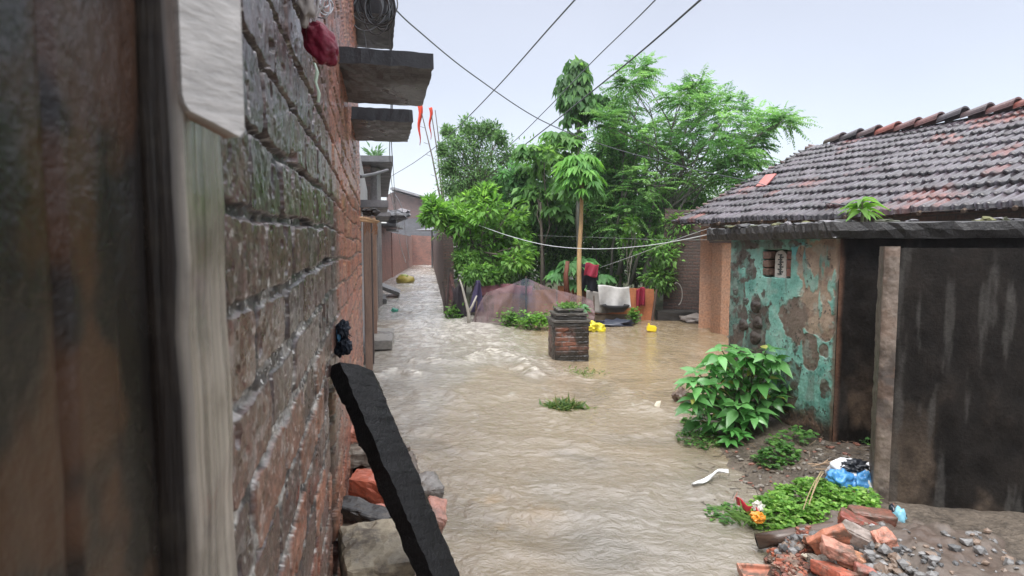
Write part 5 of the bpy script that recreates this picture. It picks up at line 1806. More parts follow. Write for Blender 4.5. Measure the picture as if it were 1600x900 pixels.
    def prism(mb, pl, z0, z1, col):
        k = len(pl)
        pts = [(p.x, p.y, z0) for p in pl] + [(p.x, p.y, z1) for p in pl]
        mb.poly(pts, [tuple(range(k))[::-1], tuple(range(k, 2 * k))] + [(i, (i + 1) % k, k + (i + 1) % k, k + i) for i in range(k)], col)
    prism(m, [SL + Vector((.16, .05)), SCn + Vector((.20, .18)), SD + Vector((0, .2)), back[1], back[0]], -.3, 1.86, (.06, .05, .045, .6))
    m.done('inner_wall', M_STONE, root)
    # window grille and jambs
    sdv = (SCn - SL).normalized(); nv = Vector((sdv.y, -sdv.x))
    def wp(s, h, out=0): q = SL + sdv * s + nv * out; return Vector((q.x, q.y, h))
    wrot = Matrix(((sdv.x, -nv.x, 0), (sdv.y, -nv.y, 0), (0, 0, 1)))
    m = MB()
    g0, gt = at(1207, 391); g1, gb = at(1223, 436)
    gm, gw = (g0 + g1) / 2, (g1 - g0)
    # slab with arched top
    outl = [(-gw / 2, gb), (gw / 2, gb)] + [(gw / 2 * math.cos(a), gt - gw / 2 * .8 + gw / 2 * .8 * math.sin(a)) for a in np.linspace(0, math.pi, 12)]
    k = len(outl)
    pts = [wp(gm + x, z, -.035) for x, z in outl] + [wp(gm + x, z, -.075) for x, z in outl]
    m.poly(pts, [tuple(range(k)), tuple(range(2 * k - 1, k - 1, -1))] + [(i, k + i, k + (i + 1) % k, (i + 1) % k) for i in range(k)], (.46, .44, .40, .5))
    gr = m.done('window_grille', M_CONC, root)
    m = MB()
    # dark ladder-like openings cast in the grille
    for j in range(9):
        z = gb + (gt - gb) * (.16 + .085 * j)
        m.box(wp(gm + (.012 if j % 2 else -.008), z, -.033), (gw * .34, .008, (gt - gb) * .045), wrot, (.05, .06, .06, .5), .001)
    m.box(wp(gm, (gb + gt) / 2, -.0332), (gw * .1, .006, (gt - gb) * .7), wrot, (.04, .05, .05, .5), .001)
    m.done('grille_slots', M_CONC, gr)
    m, m3 = MB(), MB()
    hh = wh1 - wh0
    for j in range(3):
        m.box(wp(wx0 + .045, wh0 + hh * (.18 + .3 * j), -.05), (.09, .10, hh * .26), wrot, (.22, .13, .10, .5), .008, .004)
        m3.box(wp(wx1 - .04, wh0 + hh * (.2 + .3 * j), -.06), (.08, .10, hh * .28), wrot, (.17, .075, .055, .5), .008, .004)
    m.done('window_jamb', M_BRICK, root)
    m3.done('window_jamb', M_BRICK, root)
    # roof slab, mossy black with a ragged edge
    m = MB()
    pl = [SL + Vector((-.20, .22)), SL + Vector((-.12, -.02)), SCn + Vector((-.14, -.10)), SD + Vector((.1, -.22)), SD + Vector((.9, 1.9)), SL + Vector((1.5, .7))]
    # dense edge on the two seen sides
    dense = []
    for a, b, n in [(pl[0], pl[1], 8), (pl[1], pl[2], 50), (pl[2], pl[3], 50)]:
        for i in range(n): dense.append(a.lerp(b, i / n))
    dense += pl[3:]
    rg = random.Random(5)
    top = [(p.x + rg.uniform(-.012, .012), p.y + rg.uniform(-.012, .012), 1.99 + rg.uniform(-.010, .012)) for p in dense]
    mid = [(p.x + rg.uniform(-.012, .012), p.y + rg.uniform(-.012, .012), 1.93 + rg.uniform(-.008, .008)) for p in dense]
    bot = [(p.x + rg.uniform(-.008, .008) + .02, p.y + .02, 1.868 + rg.uniform(-.008, .004)) for p in dense]
    k = len(dense)
    m.poly(top + mid + bot, [tuple(range(k))[::-1] if False else tuple(range(k)), tuple(range(2 * k, 3 * k))[::-1]] + [(i, k + i, k + (i + 1) % k, (i + 1) % k) for i in range(k)] + [(k + i, 2 * k + i, 2 * k + (i + 1) % k, k + (i + 1) % k) for i in range(k)], (.035, .033, .032, .5))
    m.done('roof_slab', surf('mossy_slab', 26, .55, .9, .012, bscale=40), root)
    # crust of moss and broken tiles along the slab edge
    m = MB(); random.seed(51)
    for i in range(70):
        f = random.random()
        p = SL.lerp(SCn, f) if random.random() < .55 else SCn.lerp(SD, f)
        c = Vector((p.x + random.uniform(-.08, .25), p.y + random.uniform(-.1, .25), 2.0))
        m.blob(c, (random.uniform(.03, .09), random.uniform(.03, .09), random.uniform(.012, .035)), random.choice([(.03, .028, .03, .5), (.07, .065, .07, .4), (.14, .13, .14, .35), (.05, .055, .03, .7), (.12, .12, .05, .7)]), .4, 3, 2)
    m.done('moss', M_STONE, root)
    # dung cakes patted on the wall
    lbs = ['topmost of the dark dung cakes massed on the turquoise wall', 'dung cake low in the dark mass, lowest on the turquoise wall', 'dung cake at the left of the dark mass on the turquoise wall',
           'dung cake in the middle of the dark mass on the turquoise wall', 'faint round dung cake below the outbuilding eave near the left edge', 'faint round dung cake left of the small window', 'faint dung cake halfway up the left edge of the turquoise wall', 'small dung cake above the left of the dark mass']
    for k, (x, y, r) in enumerate([(1182, 479, 10), (1181, 528, 11), (1163, 508, 10), (1185, 505, 10), (1151, 430, 8), (1172, 424, 8), (1150, 455, 7), (1166, 470, 7)]):
        s, h = at(x, y)
        rr = r / 900 * 5.9
        m = MB(); random.seed(400 + k)
        rings = [(0, .034), (.3, .036), (.6, .030), (.85, .020), (1.0, .0), (1.02, -.03)]
        n = 20
        pts = []
        for q, (a, o_) in enumerate(rings):
            for i in range(n):
                an = 2 * math.pi * i / n
                wv = 1 + .10 * math.sin(an * 3 + k) + random.uniform(-.03, .03)
                fing = .006 * math.sin(a * 9 + math.cos(an * 2) * 2)
                pts.append(wp(s + rr * a * wv * math.cos(an) * 1.15, h + rr * a * wv * math.sin(an), o_ * (1 if k < 4 else .4) + fing * (a > .1)))
        m.poly(pts, [(q * n + i, q * n + (i + 1) % n, (q + 1) * n + (i + 1) % n, (q + 1) * n + i) for q in range(len(rings) - 1) for i in range(n)], (.045, .035, .028, .6) if k < 4 else (.10, .11, .095, .6))
        o = m.done('dung_cake', surf('dung', 60, .5, .9, .006) if k == 0 else bpy.data.materials['dung'], None, True)
        tag(o, lbs[k], 'dung cake', 'dung cakes stuck on the turquoise wall')
    # plant growing on the slab
    t = thing('roof_plant', 'bright green young plant sprouting from the mossy slab before the tiles', 'plant', P(1347, 350, 4.9))
    rng = np.random.default_rng(8)
    lv = Leaves(LONGLEAF)
    m = MB()
    c0 = P(1347, 352, 4.9); c0.z = 1.99
    c1 = P(1347, 312, 4.9)
    m.tube([c0, c0.lerp(c1, .5) + Vector((.005, 0, 0)), c1], [.014, .011, .007], 7, (.25, .24, .17, .6))
    m.tube([c0 + Vector((.05, .02, 0)), c0.lerp(c1, .6) + Vector((.03, 0, 0))], [.01, .006], 6, (.25, .24, .17, .6))
    for k in range(24):
        a = k * 2.4
        hgt = .35 + .65 * rng.random()
        p = c0.lerp(c1, hgt)
        el = rng.uniform(.15, .75) * (1 if hgt > .6 else .5)
        lv.add(p, (math.cos(a), math.sin(a), el), rng.uniform(.13, .21), rng.uniform(.042, .058), np.array((.17, .35, .07)) * rng.uniform(.8, 1.25))
    m.done('stem', M_BARK, t)
    lv.done('leaves', M_LEAF, t)
build_shed()

def build_right_pillar():
    root = thing('plaster_pillar', 'worn brown plastered pillar rising beside the blue and white bag', 'pillar', (2.55, 3.7, 0))
    a = Vector((2.36, 3.66)); b = Vector((2.44, 3.625))
    def fn(S, H):
        n1 = fbm(S * 22, H * 22, 5, 351); n2 = fbm(S * 5, H * 3, 4, 353)
        c = mixc((.13, .10, .08), (.22, .175, .14), n1)
        c = mixc(c, (.05, .04, .034), ss(.45, .65, n2) * .85)
        c = mixc(c, (.16, .10, .07), ss(.58, .7, fbm(S * 9, H * 12, 3, 357)) * ss(.2, .8, H) * .4)
        edge = np.exp(-((S) / .02) ** 2)
        return (n1 - .5) * .012 + (n2 - .5) * .02 - edge * .008, c, .45
    relief_wall('pillar_face', a, b, -.2, 1.80, 90, 360, fn, M_STONE, root)
    def fn3(S, H):
        n1 = fbm(S * 22 + 5, H * 22, 5, 351)
        e_ = np.exp(-((S - .3) / .02) ** 2)
        return (n1 - .5) * .012 * (1 - e_) - e_ * .004, mixc((.06, .05, .04), (.13, .10, .08), n1), .5
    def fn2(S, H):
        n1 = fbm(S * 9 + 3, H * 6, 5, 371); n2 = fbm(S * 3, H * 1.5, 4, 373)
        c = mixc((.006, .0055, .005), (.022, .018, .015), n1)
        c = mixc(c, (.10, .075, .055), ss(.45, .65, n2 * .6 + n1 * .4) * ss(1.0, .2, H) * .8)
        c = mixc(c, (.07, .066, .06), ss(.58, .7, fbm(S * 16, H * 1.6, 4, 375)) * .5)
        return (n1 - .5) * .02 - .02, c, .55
    relief_wall('side_wall', Vector((2.442, 3.635)), Vector((4.6, 3.1)), -.2, 1.79, 200, 240, fn2, bpy.data.materials['shaded_stained_plaster'], root)
    relief_wall('pillar_side', Vector((2.50, 3.93)), a, -.2, 1.80, 60, 300, fn3, M_STONE, root)
build_right_pillar()

# ================================================================== RIGHT: bush, weeds, litter, rubble
def build_bush():
    rng = np.random.default_rng(17)
    c0 = G(1165, 672, .06)
    root = thing('leafy_bush', 'glossy broad-leaved green bush growing against the turquoise outbuilding', 'bush', c0)
    lv = Leaves(BIGLEAF)
    m = MB()
    random.seed(18)
    heads = [(1130, 562), (1155, 548), (1183, 556), (1208, 562), (1228, 580), (1110, 582), (1092, 600), (1082, 620), (1120, 600), (1145, 585), (1170, 582), (1195, 590), (1218, 605), (1232, 600), (1100, 635), (1125, 630), (1150, 618), (1175, 612), (1200, 622), (1215, 632), (1140, 650), (1120, 655), (1165, 640), (1185, 645), (1105, 655), (1088, 650), (1150, 665), (1172, 570), (1140, 572), (1160, 600), (1205, 578), (1090, 585), (1128, 545), (1195, 548), (1108, 612), (1185, 630), (1132, 612), (1215, 560), (1166, 556), (1112, 566), (1150, 632), (1100, 620)]
    for (x, y) in heads:
        Y = c0.y + rng.uniform(-.30, .25)
        tip = P(x + rng.uniform(-3, 3), y + rng.uniform(-3, 3), Y)
        b = c0 + Vector((rng.uniform(-.12, .12), rng.uniform(-.1, .1), -.03))
        mid = b.lerp(tip, .5) + Vector((0, 0, .08))
        m.tube([b, mid, tip], [.012, .009, .005], 6, (.10, .12, .06, .6))
        for w_ in range(2):
            pp = tip - Vector((0, 0, .04 * w_)) + Vector((rng.uniform(-.03, .03), rng.uniform(-.03, .03), 0))
            nl = 6 + int(rng.integers(3))
            a0 = rng.uniform(0, 6.28)
            tone = rng.uniform(.75, 1.25)
            for j in range(nl):
                a = a0 + j * 2 * math.pi / nl + rng.uniform(-.2, .2)
                L = rng.uniform(.08, .19) * (1 + .15 * w_)
                el = .28 - .5 * w_ + rng.uniform(-.15, .15)
                cc = np.array([(.12, .34, .09), (.16, .40, .12), (.09, .26, .07)][rng.integers(3)]) * tone
                if rng.random() < .06: cc = np.array((.34, .36, .08))
                lv.add(pp + Vector((math.cos(a), math.sin(a), .3 * el)) * .02, (math.cos(a), math.sin(a), el), L, L * .46, cc)
    # low separate whorl
    for (x, y) in [(1146, 672), (1140, 688), (1158, 680)]:
        tip = P(x, y, c0.y - .35)
        m.tube([c0, tip], [.008, .005], 5, (.10, .12, .06, .6))
        for j in range(9):
            a = j * .7 + rng.uniform(-.2, .2); L = rng.uniform(.10, .15)
            lv.add(tip, (math.cos(a), math.sin(a), rng.uniform(-.1, .3)), L, L * .46, np.array((.11, .33, .08)) * rng.uniform(.85, 1.2))
    m.done('stem', M_BARK, root)
    lv.done('leaves', M_GLOSS, root)
build_bush()

def clover(name, lb, cx, cy, rx, ry, n, hh, size, cols, seed, group=None, kind=None, cat='weeds', wide=.9):
    rng = np.random.default_rng(seed)
    lv = Leaves(leaf_template(3, .15, (.1, .9, 1, .25), .2))
    a = rng.uniform(0, 6.28, n); r = rng.uniform(0, 1, n) ** .5
    x = cx + rx * r * np.cos(a); y = cy + ry * r * np.sin(a)
    z = ground_h(x, y); z = np.maximum(z, 0)
    hgt = hh * (1 - .55 * r ** 2) * rng.uniform(.3, 1.1, n) * (.1 + 1.8 * fbm(x * 7, y * 7, 3, seed))
    for i in range(n):
        p = (x[i], y[i], z[i] + hgt[i])
        cc = np.array(cols[rng.integers(len(cols))]) * rng.uniform(.7, 1.25)
        for j in range(3):
            an = rng.uniform(0, 6.28)
            L = size * rng.uniform(.5, 1.3)
            lv.add(p, (math.cos(an), math.sin(an), rng.uniform(-.1, .5)), L, L * wide, cc)
    root = None
    o = lv.done(name, M_LEAF, None, seed)
    return tag(o, lb, cat, group, kind)
def build_right_bank():
    c = G(1268, 790, .16)
    clover('weeds', 'thick bright green patch of low weeds in front of the white bag', c.x + .02, c.y + .06, .41, .30, 2300, .14, .024, [(.17, .36, .06), (.24, .46, .09), (.12, .27, .05), (.30, .48, .12)], 71, kind='stuff')
    for k, (lb, px, py, rx, ry, n, hh, sz) in enumerate([
            ('small weed patch between the bush and the thick weed patch', 1212, 722, .17, .15, 170, .09, .032),
            ('dark low weeds at the waterline beneath the bush', 1092, 678, .20, .22, 260, .09, .022),
            ('few round-leaved weeds along the foot of the outbuilding', 1240, 700, .22, .14, 60, .10, .038),
            ('sparse grassy weeds half under water beside the thick patch', 1140, 790, .16, .16, 120, .05, .025),
            ('yellowing weeds close behind the brown rock', 1078, 655, .08, .10, 60, .07, .028),
            ('small weeds beside the foot of the black outbuilding corner', 1365, 707, .10, .06, 26, .06, .025)]):
        c = G(px, py, .08)
        clover('weed_clump', lb, c.x, c.y, rx, ry, n, hh, sz, [(.10, .24, .06), (.14, .30, .07), (.07, .17, .045)], 80 + k, 'weed clumps on the muddy bank', cat='weed')
    # grass blades by the packet
    rng = np.random.default_rng(4)
    lv = Leaves(LONGLEAF)
    c = G(1165, 820, .05)
    for k in range(26):
        a = rng.uniform(0, 6.28)
        lv.add(c + Vector((rng.uniform(-.06, .06), rng.uniform(-.05, .05), 0)), (math.cos(a) * .6, math.sin(a) * .6, 1), rng.uniform(.1, .2), .009, (.17, .30, .09))
    tag(lv.done('grass_tuft', M_LEAF), 'thin grass blades standing by the end of the pipe', 'grass', kind='stuff')
    # rock at the edge
    m = MB(); random.seed(90)
    m.blob(G(1067, 630) + Vector((0, .05, .05)), (.10, .10, .10), (.10, .065, .045, .5), .25, 1.6, 3)
    tag(m.done('rock', M_STONE), 'rounded brown rock at the water edge beside the bush', 'rock')
    # pebbles and bits on the mud
    m = MB(); random.seed(91)
    for k in range(800):
        px, py = random.uniform(1080, 1400), random.uniform(690, 800)
        p = G(px, py, .1)
        z = gz(p.x, p.y)
        if z < 0: continue
        s = random.uniform(.005, .018)
        m.blob((p.x, p.y, z + s * .3), (s * random.uniform(.8, 1.8), s, s * .7), random.choice([(.15, .13, .11, .5), (.06, .05, .04, .5), (.22, .2, .17, .5), (.22, .10, .07, .5), (.10, .08, .06, .5)]), .3, 2, 1)
    tag(m.done('pebbles', M_STONE), 'scattered pebbles and grit on the muddy bank', 'pebbles', kind='stuff')
    # dry twigs
    m = MB(); random.seed(92)
    for k in range(3):
        a = G(1285 + random.uniform(-8, 8), 735 + random.uniform(-6, 6), .25)
        b = G(1262 + random.uniform(-8, 10), 790 + random.uniform(-18, 10), .22)
        mid = (a + b) / 2 + Vector((random.uniform(-.12, .05), 0, random.uniform(.0, .10)))
        pts = [a.lerp(mid, f).lerp(mid.lerp(b, f), f) for f in np.linspace(0, 1, 8)]
        m.tube(pts, .0028, 5, (.38, .28, .16, .6))
    for k in range(5):
        a = G(1262 + k * 6, 730 + random.uniform(-8, 8), .2); b = a + Vector((random.uniform(.08, .2), random.uniform(-.05, .05), random.uniform(-.02, .05)))
        m.tube([a, b], .004, 5, (.36, .25, .16, .6))
    tag(m.done('dry_twigs', M_BARK), 'pale dry twigs arching over the thick weed patch', 'twigs')
    m = MB(); random.seed(95)
    for k in range(220):
        px, py = random.uniform(1090, 1370), random.uniform(680, 790)
        a = G(px, py, .1); a.z = max(gz(a.x, a.y), 0) + .01
        d = Vector((random.uniform(-1, 1), random.uniform(-1, 1), random.uniform(0, .2))).normalized() * random.uniform(.03, .12)
        m.tube([a, a + d], .0025, 4, random.choice([(.10, .07, .05, .6), (.2, .15, .1, .6), (.05, .04, .03, .6)]))
    tag(m.done('twig_litter', M_BARK), 'fine dark twigs littering the muddy bank', 'twigs', kind='stuff')
    # blue and white bag: crumpled sheet mass
    t = thing('plastic_sack', 'crumpled blue and white plastic sack at the pillar foot', 'plastic sack', G(1340, 760, .15))
    def crumple(c, r, n, seed, amp, col, name, parent, sub=4):
        m = MB(); random.seed(seed)
        m.blob(c, r, col, amp * .62, n * .8, sub)
        return m.done(name, M_PLASTIC, parent, True)
    Yb = 3.95
    crumple(P(1330, 742, Yb), (.14, .12, .10), 3.2, 501, .42, (.70, .72, .74, .35), 'sack', t)
    crumple(P(1362, 745, Yb - .02), (.11, .10, .09), 3.4, 502, .45, (.72, .72, .72, .35), 'sack', t)
    crumple(P(1313, 750, Yb - .08), (.085, .07, .07), 3.0, 503, .4, (.08, .30, .62, .35), 'blue_panel', t)
    crumple(P(1346, 757, Yb - .12), (.07, .05, .085), 3.4, 504, .45, (.10, .33, .66, .35), 'blue_panel', t)
    crumple(P(1336, 728, Yb - .05), (.08, .06, .035), 3.4, 505, .5, (.015, .018, .025, .4), 'torn_opening', t)
    crumple(P(1368, 800 - 30, Yb - .18), (.07, .05, .07), 3.4, 506, .5, (.62, .64, .60, .35), 'sack', t)
    # white strip of plastic in the water
    rows = []
    for i in range(16):
        f = i / 15
        x = 1082 + 56 * f; y = 759 - 17 * f + 3 * math.sin(f * 7)
        p = G(x, y, .03)
        wd = .022 * (1 - .5 * abs(f - .4))
        rows.append([p + Vector((-.1 * wd, -wd + wd * 2 * g, .012 * math.sin(g * 6 + f * 11) + .012 + .03 * f)) for g in np.linspace(0, 1, 7)])
    o = sheet('plastic_strip', rows, (.66, .66, .64, .4), M_PLASTIC)
    tag(o, 'white twisted plastic strip lying at the edge of the stream', 'plastic strip')
    o = None
    m = MB(); random.seed(97)
    c = G(1022, 640)
    pts = [c + Vector(q) for q in [(-.02, 0, 0), (.05, -.02, .01), (.075, 0, .10), (.03, .03, .085), (-.05, -.1, .005), (.0, -.13, .01)]]
    m.poly(pts, [(0, 1, 2), (0, 2, 3), (1, 3, 2), (0, 3, 1), (0, 4, 5), (0, 5, 1)], (.66, .62, .50, .4))
    tag(m.done('plastic_scrap', M_PLASTIC), 'pale plastic scrap standing up from the stream left of the bush', 'plastic scrap')
    # red and orange packets
    t = thing('snack_packet', 'red wrapper lying at the left edge of the thick weed patch', 'wrapper', G(1170, 800, .06))
    rows = []
    for i in range(10):
        f = i / 9
        p0, p1 = G(1149 + 36 * f, 777 + 20 * f, .13), G(1152 + 40 * f, 790 + 26 * f, .08)
        rows.append([p0.lerp(p1, g) + Vector((0, 0, .012 * math.sin(g * 7 + f * 9))) for g in np.linspace(0, 1, 8)])
    sheet('wrapper', rows, (.45, .02, .04, .3), M_PLASTIC, t)
    rows = []
    for i in range(6):
        f = i / 5
        rows.append([G(1150 + 3 * f - 4 * g, 776 - 8 * f + 8 * g, .13) for g in np.linspace(0, 1, 4)])
    sheet('torn_corner', rows, (.40, .05, .03, .3), M_PLASTIC, t)
    m = MB(); random.seed(98)
    m.blob(G(1184, 808, .12), (.042, .035, .034), (.72, .27, .02, .35), .4, 2.6, 3)
    tag(m.done('orange_wrapper', M_PLASTIC), 'crumpled orange wrapper touching the red one', 'wrapper')
    m = MB()
    m.blob(G(1184, 793, .13), (.035, .03, .04), (.60, .58, .52, .35), .4, 2.6, 3)
    tag(m.done('paper_scrap', M_PLASTIC), 'crumpled whitish scrap behind the orange wrapper', 'scrap')
    # pipe / bamboo
    m = MB()
    a, b = G(1182, 846, .09), G(1305, 826, .20)
    n, r0, r1 = 18, .044, .030
    ax = (b - a).normalized(); up = ax.orthogonal().normalized(); sd_ = ax.cross(up)
    pts = []
    seq = [(a, r1), (a, r0), (a.lerp(b, .3), r0 * .98), (a.lerp(b, .62), r0 * .96), (a.lerp(b, .64), r0 * 1.06), (a.lerp(b, .66), r0 * .95), (b, r0 * .9)]
    seq.insert(0, (a.lerp(b, .3), r1))
    for p, r in seq:
        pts += [p + (up * math.cos(2 * math.pi * i / n) + sd_ * math.sin(2 * math.pi * i / n)) * r for i in range(n)]
    m.poly(pts, [(k * n + i, k * n + (i + 1) % n, (k + 1) * n + (i + 1) % n, (k + 1) * n + i) for k in range(len(seq) - 1) for i in range(n)] + [tuple(range(n))], (.085, .055, .04, .35))
    for i in range(2 * n): m.c[i] = (.01, .008, .007, .6)
    tag(m.done('bamboo_pipe', surf('bamboo', 12, .45, .3, .003, stretch=(1, 5, 5)), None, True), 'hollow dark brown bamboo length lying against the rubble heap', 'bamboo')
build_right_bank()

def build_rubble_heap():
    # base mound
    cx, cy = 1.95, 3.02
    nr, nc = 110, 130
    X, Yy = np.meshgrid(np.linspace(1.15, 3.6, nc), np.linspace(1.9, 3.75, nr), indexing='xy')
    n = fbm(X * 7, Yy * 7, 4, 401) - .5
    # foot line runs from lower left to the pipe
    d, s = polydist(X, Yy, [(1.10, 2.2), (1.30, 3.05), (1.52, 3.42), (1.95, 3.62), (2.45, 3.62), (2.9, 3.2), (3.0, 1.5)])
    ins = np.where(s > 0, d, -d)
    H = -.28 + .42 * ss(-.12, .18, ins + n * .12) + .20 * ss(.1, .9, ins + n * .3) + n * .07
    C = np.concatenate([mixc((.09, .06, .045), (.14, .12, .10), fbm(X * 8, Yy * 8, 3, 407)), np.full(X.shape + (1,), .5)], -1).reshape(-1, 4)
    o = mesh_np('rubble', np.stack([X, Yy, H], -1).reshape(-1, 3), grid_faces(nr, nc), C, M_STONE)
    tag(o, 'earthy heap of masonry rubble under the loose bricks', 'rubble', kind='stuff')
    def hz(x, y):
        d, s = polydist(np.array([x]), np.array([y]), [(1.10, 2.2), (1.30, 3.05), (1.52, 3.42), (1.95, 3.62), (2.45, 3.62), (2.9, 3.2), (3.0, 1.5)])
        ins = float(np.where(s > 0, d, -d)[0]); n = float(fbm(np.array([x * 7]), np.array([y * 7]), 4, 401)[0]) - .5
        return float(-.28 + .42 * ss(-.12, .18, ins + n * .12) + .20 * ss(.1, .9, ins + n * .3) + n * .07)
    def onheap(px, py):
        z = .2
        for _ in range(6):
            p = G(px, py, z); z = hz(p.x, p.y)
        return Vector((p.x, p.y, z))
    # brick chips and gravel as two kinds of litter
    random.seed(410)
    m = MB()
    for k in range(520):
        px, py = random.gauss(1235, 32), random.gauss(872, 20)
        p = onheap(px, py)
        if p.z < 0: continue
        s = random.uniform(.006, .020)
        m.box(p + Vector((0, 0, s * .4)), (s * random.uniform(1, 2.6), s * random.uniform(.8, 1.6), s * .8), Matrix.Rotation(random.uniform(0, 3), 3, 'Z') @ Matrix.Rotation(random.uniform(-.6, .6), 3, 'X'), random.choice([(.36, .11, .06, .5), (.26, .10, .07, .5), (.18, .08, .06, .45), (.30, .2, .15, .5)]), .0, s * .12)
    tag(m.done('brick_chips', M_BRICK), 'red brick chips spread over the front of the rubble heap', 'brick chips', kind='stuff')
    m = MB()
    for k in range(520):
        if random.random() < .45: px, py = random.gauss(1375, 30), random.gauss(880, 22)
        elif random.random() < .6: px, py = random.uniform(1380, 1640), random.uniform(830, 930)
        else: px, py = random.gauss(1245, 14), random.gauss(852, 8)
        p = onheap(px, py)
        if p.z < 0: continue
        s = random.uniform(.005, .012) if random.random() < .6 else random.uniform(.012, .030)
        m.blob(p + Vector((0, 0, s * .5)), (s * random.uniform(.8, 1.4), s, s * .8), random.choice([(.17, .165, .16, .4), (.24, .235, .23, .4), (.10, .10, .10, .4), (.22, .16, .12, .4)]), .35, 2, 1)
    tag(m.done('gravel', M_STONE), 'grey crushed stone spilled over the rubble heap', 'gravel', kind='stuff')
    g = 'loose bricks on the rubble heap'
    L = [
        ('brick', 'orange brick standing on edge against the end of the bamboo', (1297, 843), .055, (.23, .055, .12), (18, -34, -22), (.44, .17, .10, .45)),
        ('brick', 'long dark wet brick lying topmost across the rubble heap', (1362, 806), .10, (.26, .115, .075), (4, 3, -12), (.20, .085, .06, .35)),
        ('brick', 'maroon brick tilted under the topmost dark brick', (1340, 818), .06, (.22, .11, .07), (10, 18, -30), (.24, .07, .05, .35)),
        ('brick', 'mortar-crusted grey and red brick in the middle of the heap', (1342, 838), .05, (.20, .11, .08), (8, 14, -42), (.30, .25, .22, .45)),
        ('brick', 'salmon square brick end beside the grey gravel', (1381, 844), .05, (.10, .11, .08), (10, -18, -10), (.52, .22, .15, .45)),
        ('brick', 'pale pink brick with a chipped corner, centre front of heap', (1308, 860), .05, (.17, .11, .07), (5, 15, -20), (.46, .22, .16, .45)),
        ('brick', 'light orange brick lying crosswise before the gravel', (1331, 875), .045, (.13, .11, .08), (-8, 10, -35), (.50, .24, .14, .45)),
        ('brick', 'bright red worn brick cut off by the bottom edge of the photo', (1303, 895), .05, (.12, .22, .07), (-12, 10, 10), (.46, .13, .08, .45)),
        ('mortar_lump', 'grey wedge of mortar in front of the pale pink brick', (1283, 879), .03, (.13, .10, .05), (5, 12, 20), (.22, .20, .17, .45)),
        ('mortar_lump', 'small whitish mortar lump at the left of the pale pink brick', (1262, 870), .02, (.08, .05, .03), (0, 10, 30), (.50, .45, .36, .45)),
        ('brick', 'small orange brick piece under the standing orange brick', (1272, 846), .015, (.12, .07, .05), (5, 10, 15), (.48, .18, .09, .45)),
        ('mortar_lump', 'light grey stone lump beside the dark topmost brick', (1366, 826), .04, (.06, .05, .04), (5, 30, 30), (.45, .46, .46, .4)),
        ('brick', 'dull red brick bit half sunk in the gravel', (1352, 893), .03, (.10, .08, .05), (5, 10, -15), (.34, .13, .10, .45)),
    ]
    for k, (nm, lb, (px, py), up, sz, rt, col) in enumerate(L):
        p = onheap(px, py)
        p = G(px, py, p.z + up * .8)
        loose_brick(nm, lb, 'mortar' if nm == 'mortar_lump' else 'brick', p, tuple(q * .9 for q in sz), rt, col, g, None, .005 if nm == 'brick' else .012, .010 if nm == 'brick' else .02, 20 + k)
    # flat hollow tile at the bottom
    m = MB()
    c = G(1187, 893, .06)
    Rm = Matrix.Rotation(R(-6), 3, 'Z')
    m.box(c + Vector((0, -.10, 0)), (.25, .24, .03), Rm, (.42, .17, .11, .4), .006, .002)
    for dx, dy, sx, sy in [(0, .112, .25, .018), (-.118, 0, .018, .24), (.118, 0, .018, .24), (0, 0, .21, .014)]:
        m.box(c + Vector((0, -.10, .02)) + Rm @ Vector((dx, dy, 0)), (sx, sy, .025), Rm, (.46, .20, .13, .4), .004, .001)
    tag(m.done('flat_tile', M_BRICK), 'flat rimmed terracotta tile at the foot of the rubble heap', 'tile')
    # dark blue-black plastic
    m = MB(); random.seed(420)
    m.blob(P(1398, 815, 3.45), (.05, .06, .085), (.012, .016, .03, .3), .3, 2.4, 3)
    m.blob(P(1406, 808, 3.40), (.035, .03, .055), (.25, .55, .68, .3), .25, 2.4, 3)
    tag(m.done('plastic_bag', M_PLASTIC, None, True), 'dark plastic bag with a pale blue patch on the heap under the pillar', 'plastic bag')
build_rubble_heap()

# ================================================================== WIRES, FLAGS
def cable(pts, r, col, name, label, n=24, sag=0.0, cat='cable'):
    V = [P(*p) for p in pts]
    out = []
    # catmull-rom through the points
    Q = [V[0] * 2 - V[1]] + V + [V[-1] * 2 - V[-2]]
    for i in range(1, len(Q) - 2):
        for k in range(n):
            t = k / n
            a, b, c, d = Q[i - 1], Q[i], Q[i + 1], Q[i + 2]
            out.append(.5 * ((2 * b) + (c - a) * t + (2 * a - 5 * b + 4 * c - d) * t * t + (3 * b - a - 3 * c + d) * t ** 3))
    out.append(V[-1])
    m = MB(); m.tube(out, r, 5, col)
    return tag(m.done(name, M_PLAIN, None, True), label, cat, 'overhead wires and lines')
DK = (.10, .11, .12, .5)
cable([(611, 8, 5.4), (650, 45, 6.2), (740, 118, 7.6), (850, 190, 9.3), (960, 232, 10.8), (1090, 266, 12.0), (1180, 285, 12.2), (1260, 310, 10.5), (1330, 322, 8.5)], .008, DK, 'cable', 'long cable from the wire coil sagging across to the tiled roof')
cable([(925, -30, 6.5), (860, 42, 8.5), (770, 143, 12), (700, 213, 17), (650, 252, 22), (612, 275, 26)], .012, DK, 'cable', 'cable from the lane end up to the top, crossing nearest the red flags')
cable([(1060, -38, 7), (1000, 24, 8.5), (925, 97, 11), (850, 175, 14), (795, 228, 17), (740, 270, 20)], .010, DK, 'cable', 'middle one of the three cables rising to the top right')
cable([(1125, -28, 5.5), (1085, 8, 6.3), (1000, 82, 8.5), (925, 143, 11), (850, 203, 14), (780, 255, 17), (700, 305, 21)], .013, (.05, .055, .06, .5), 'cable', 'thickest cable, lowest of those rising to the top right')
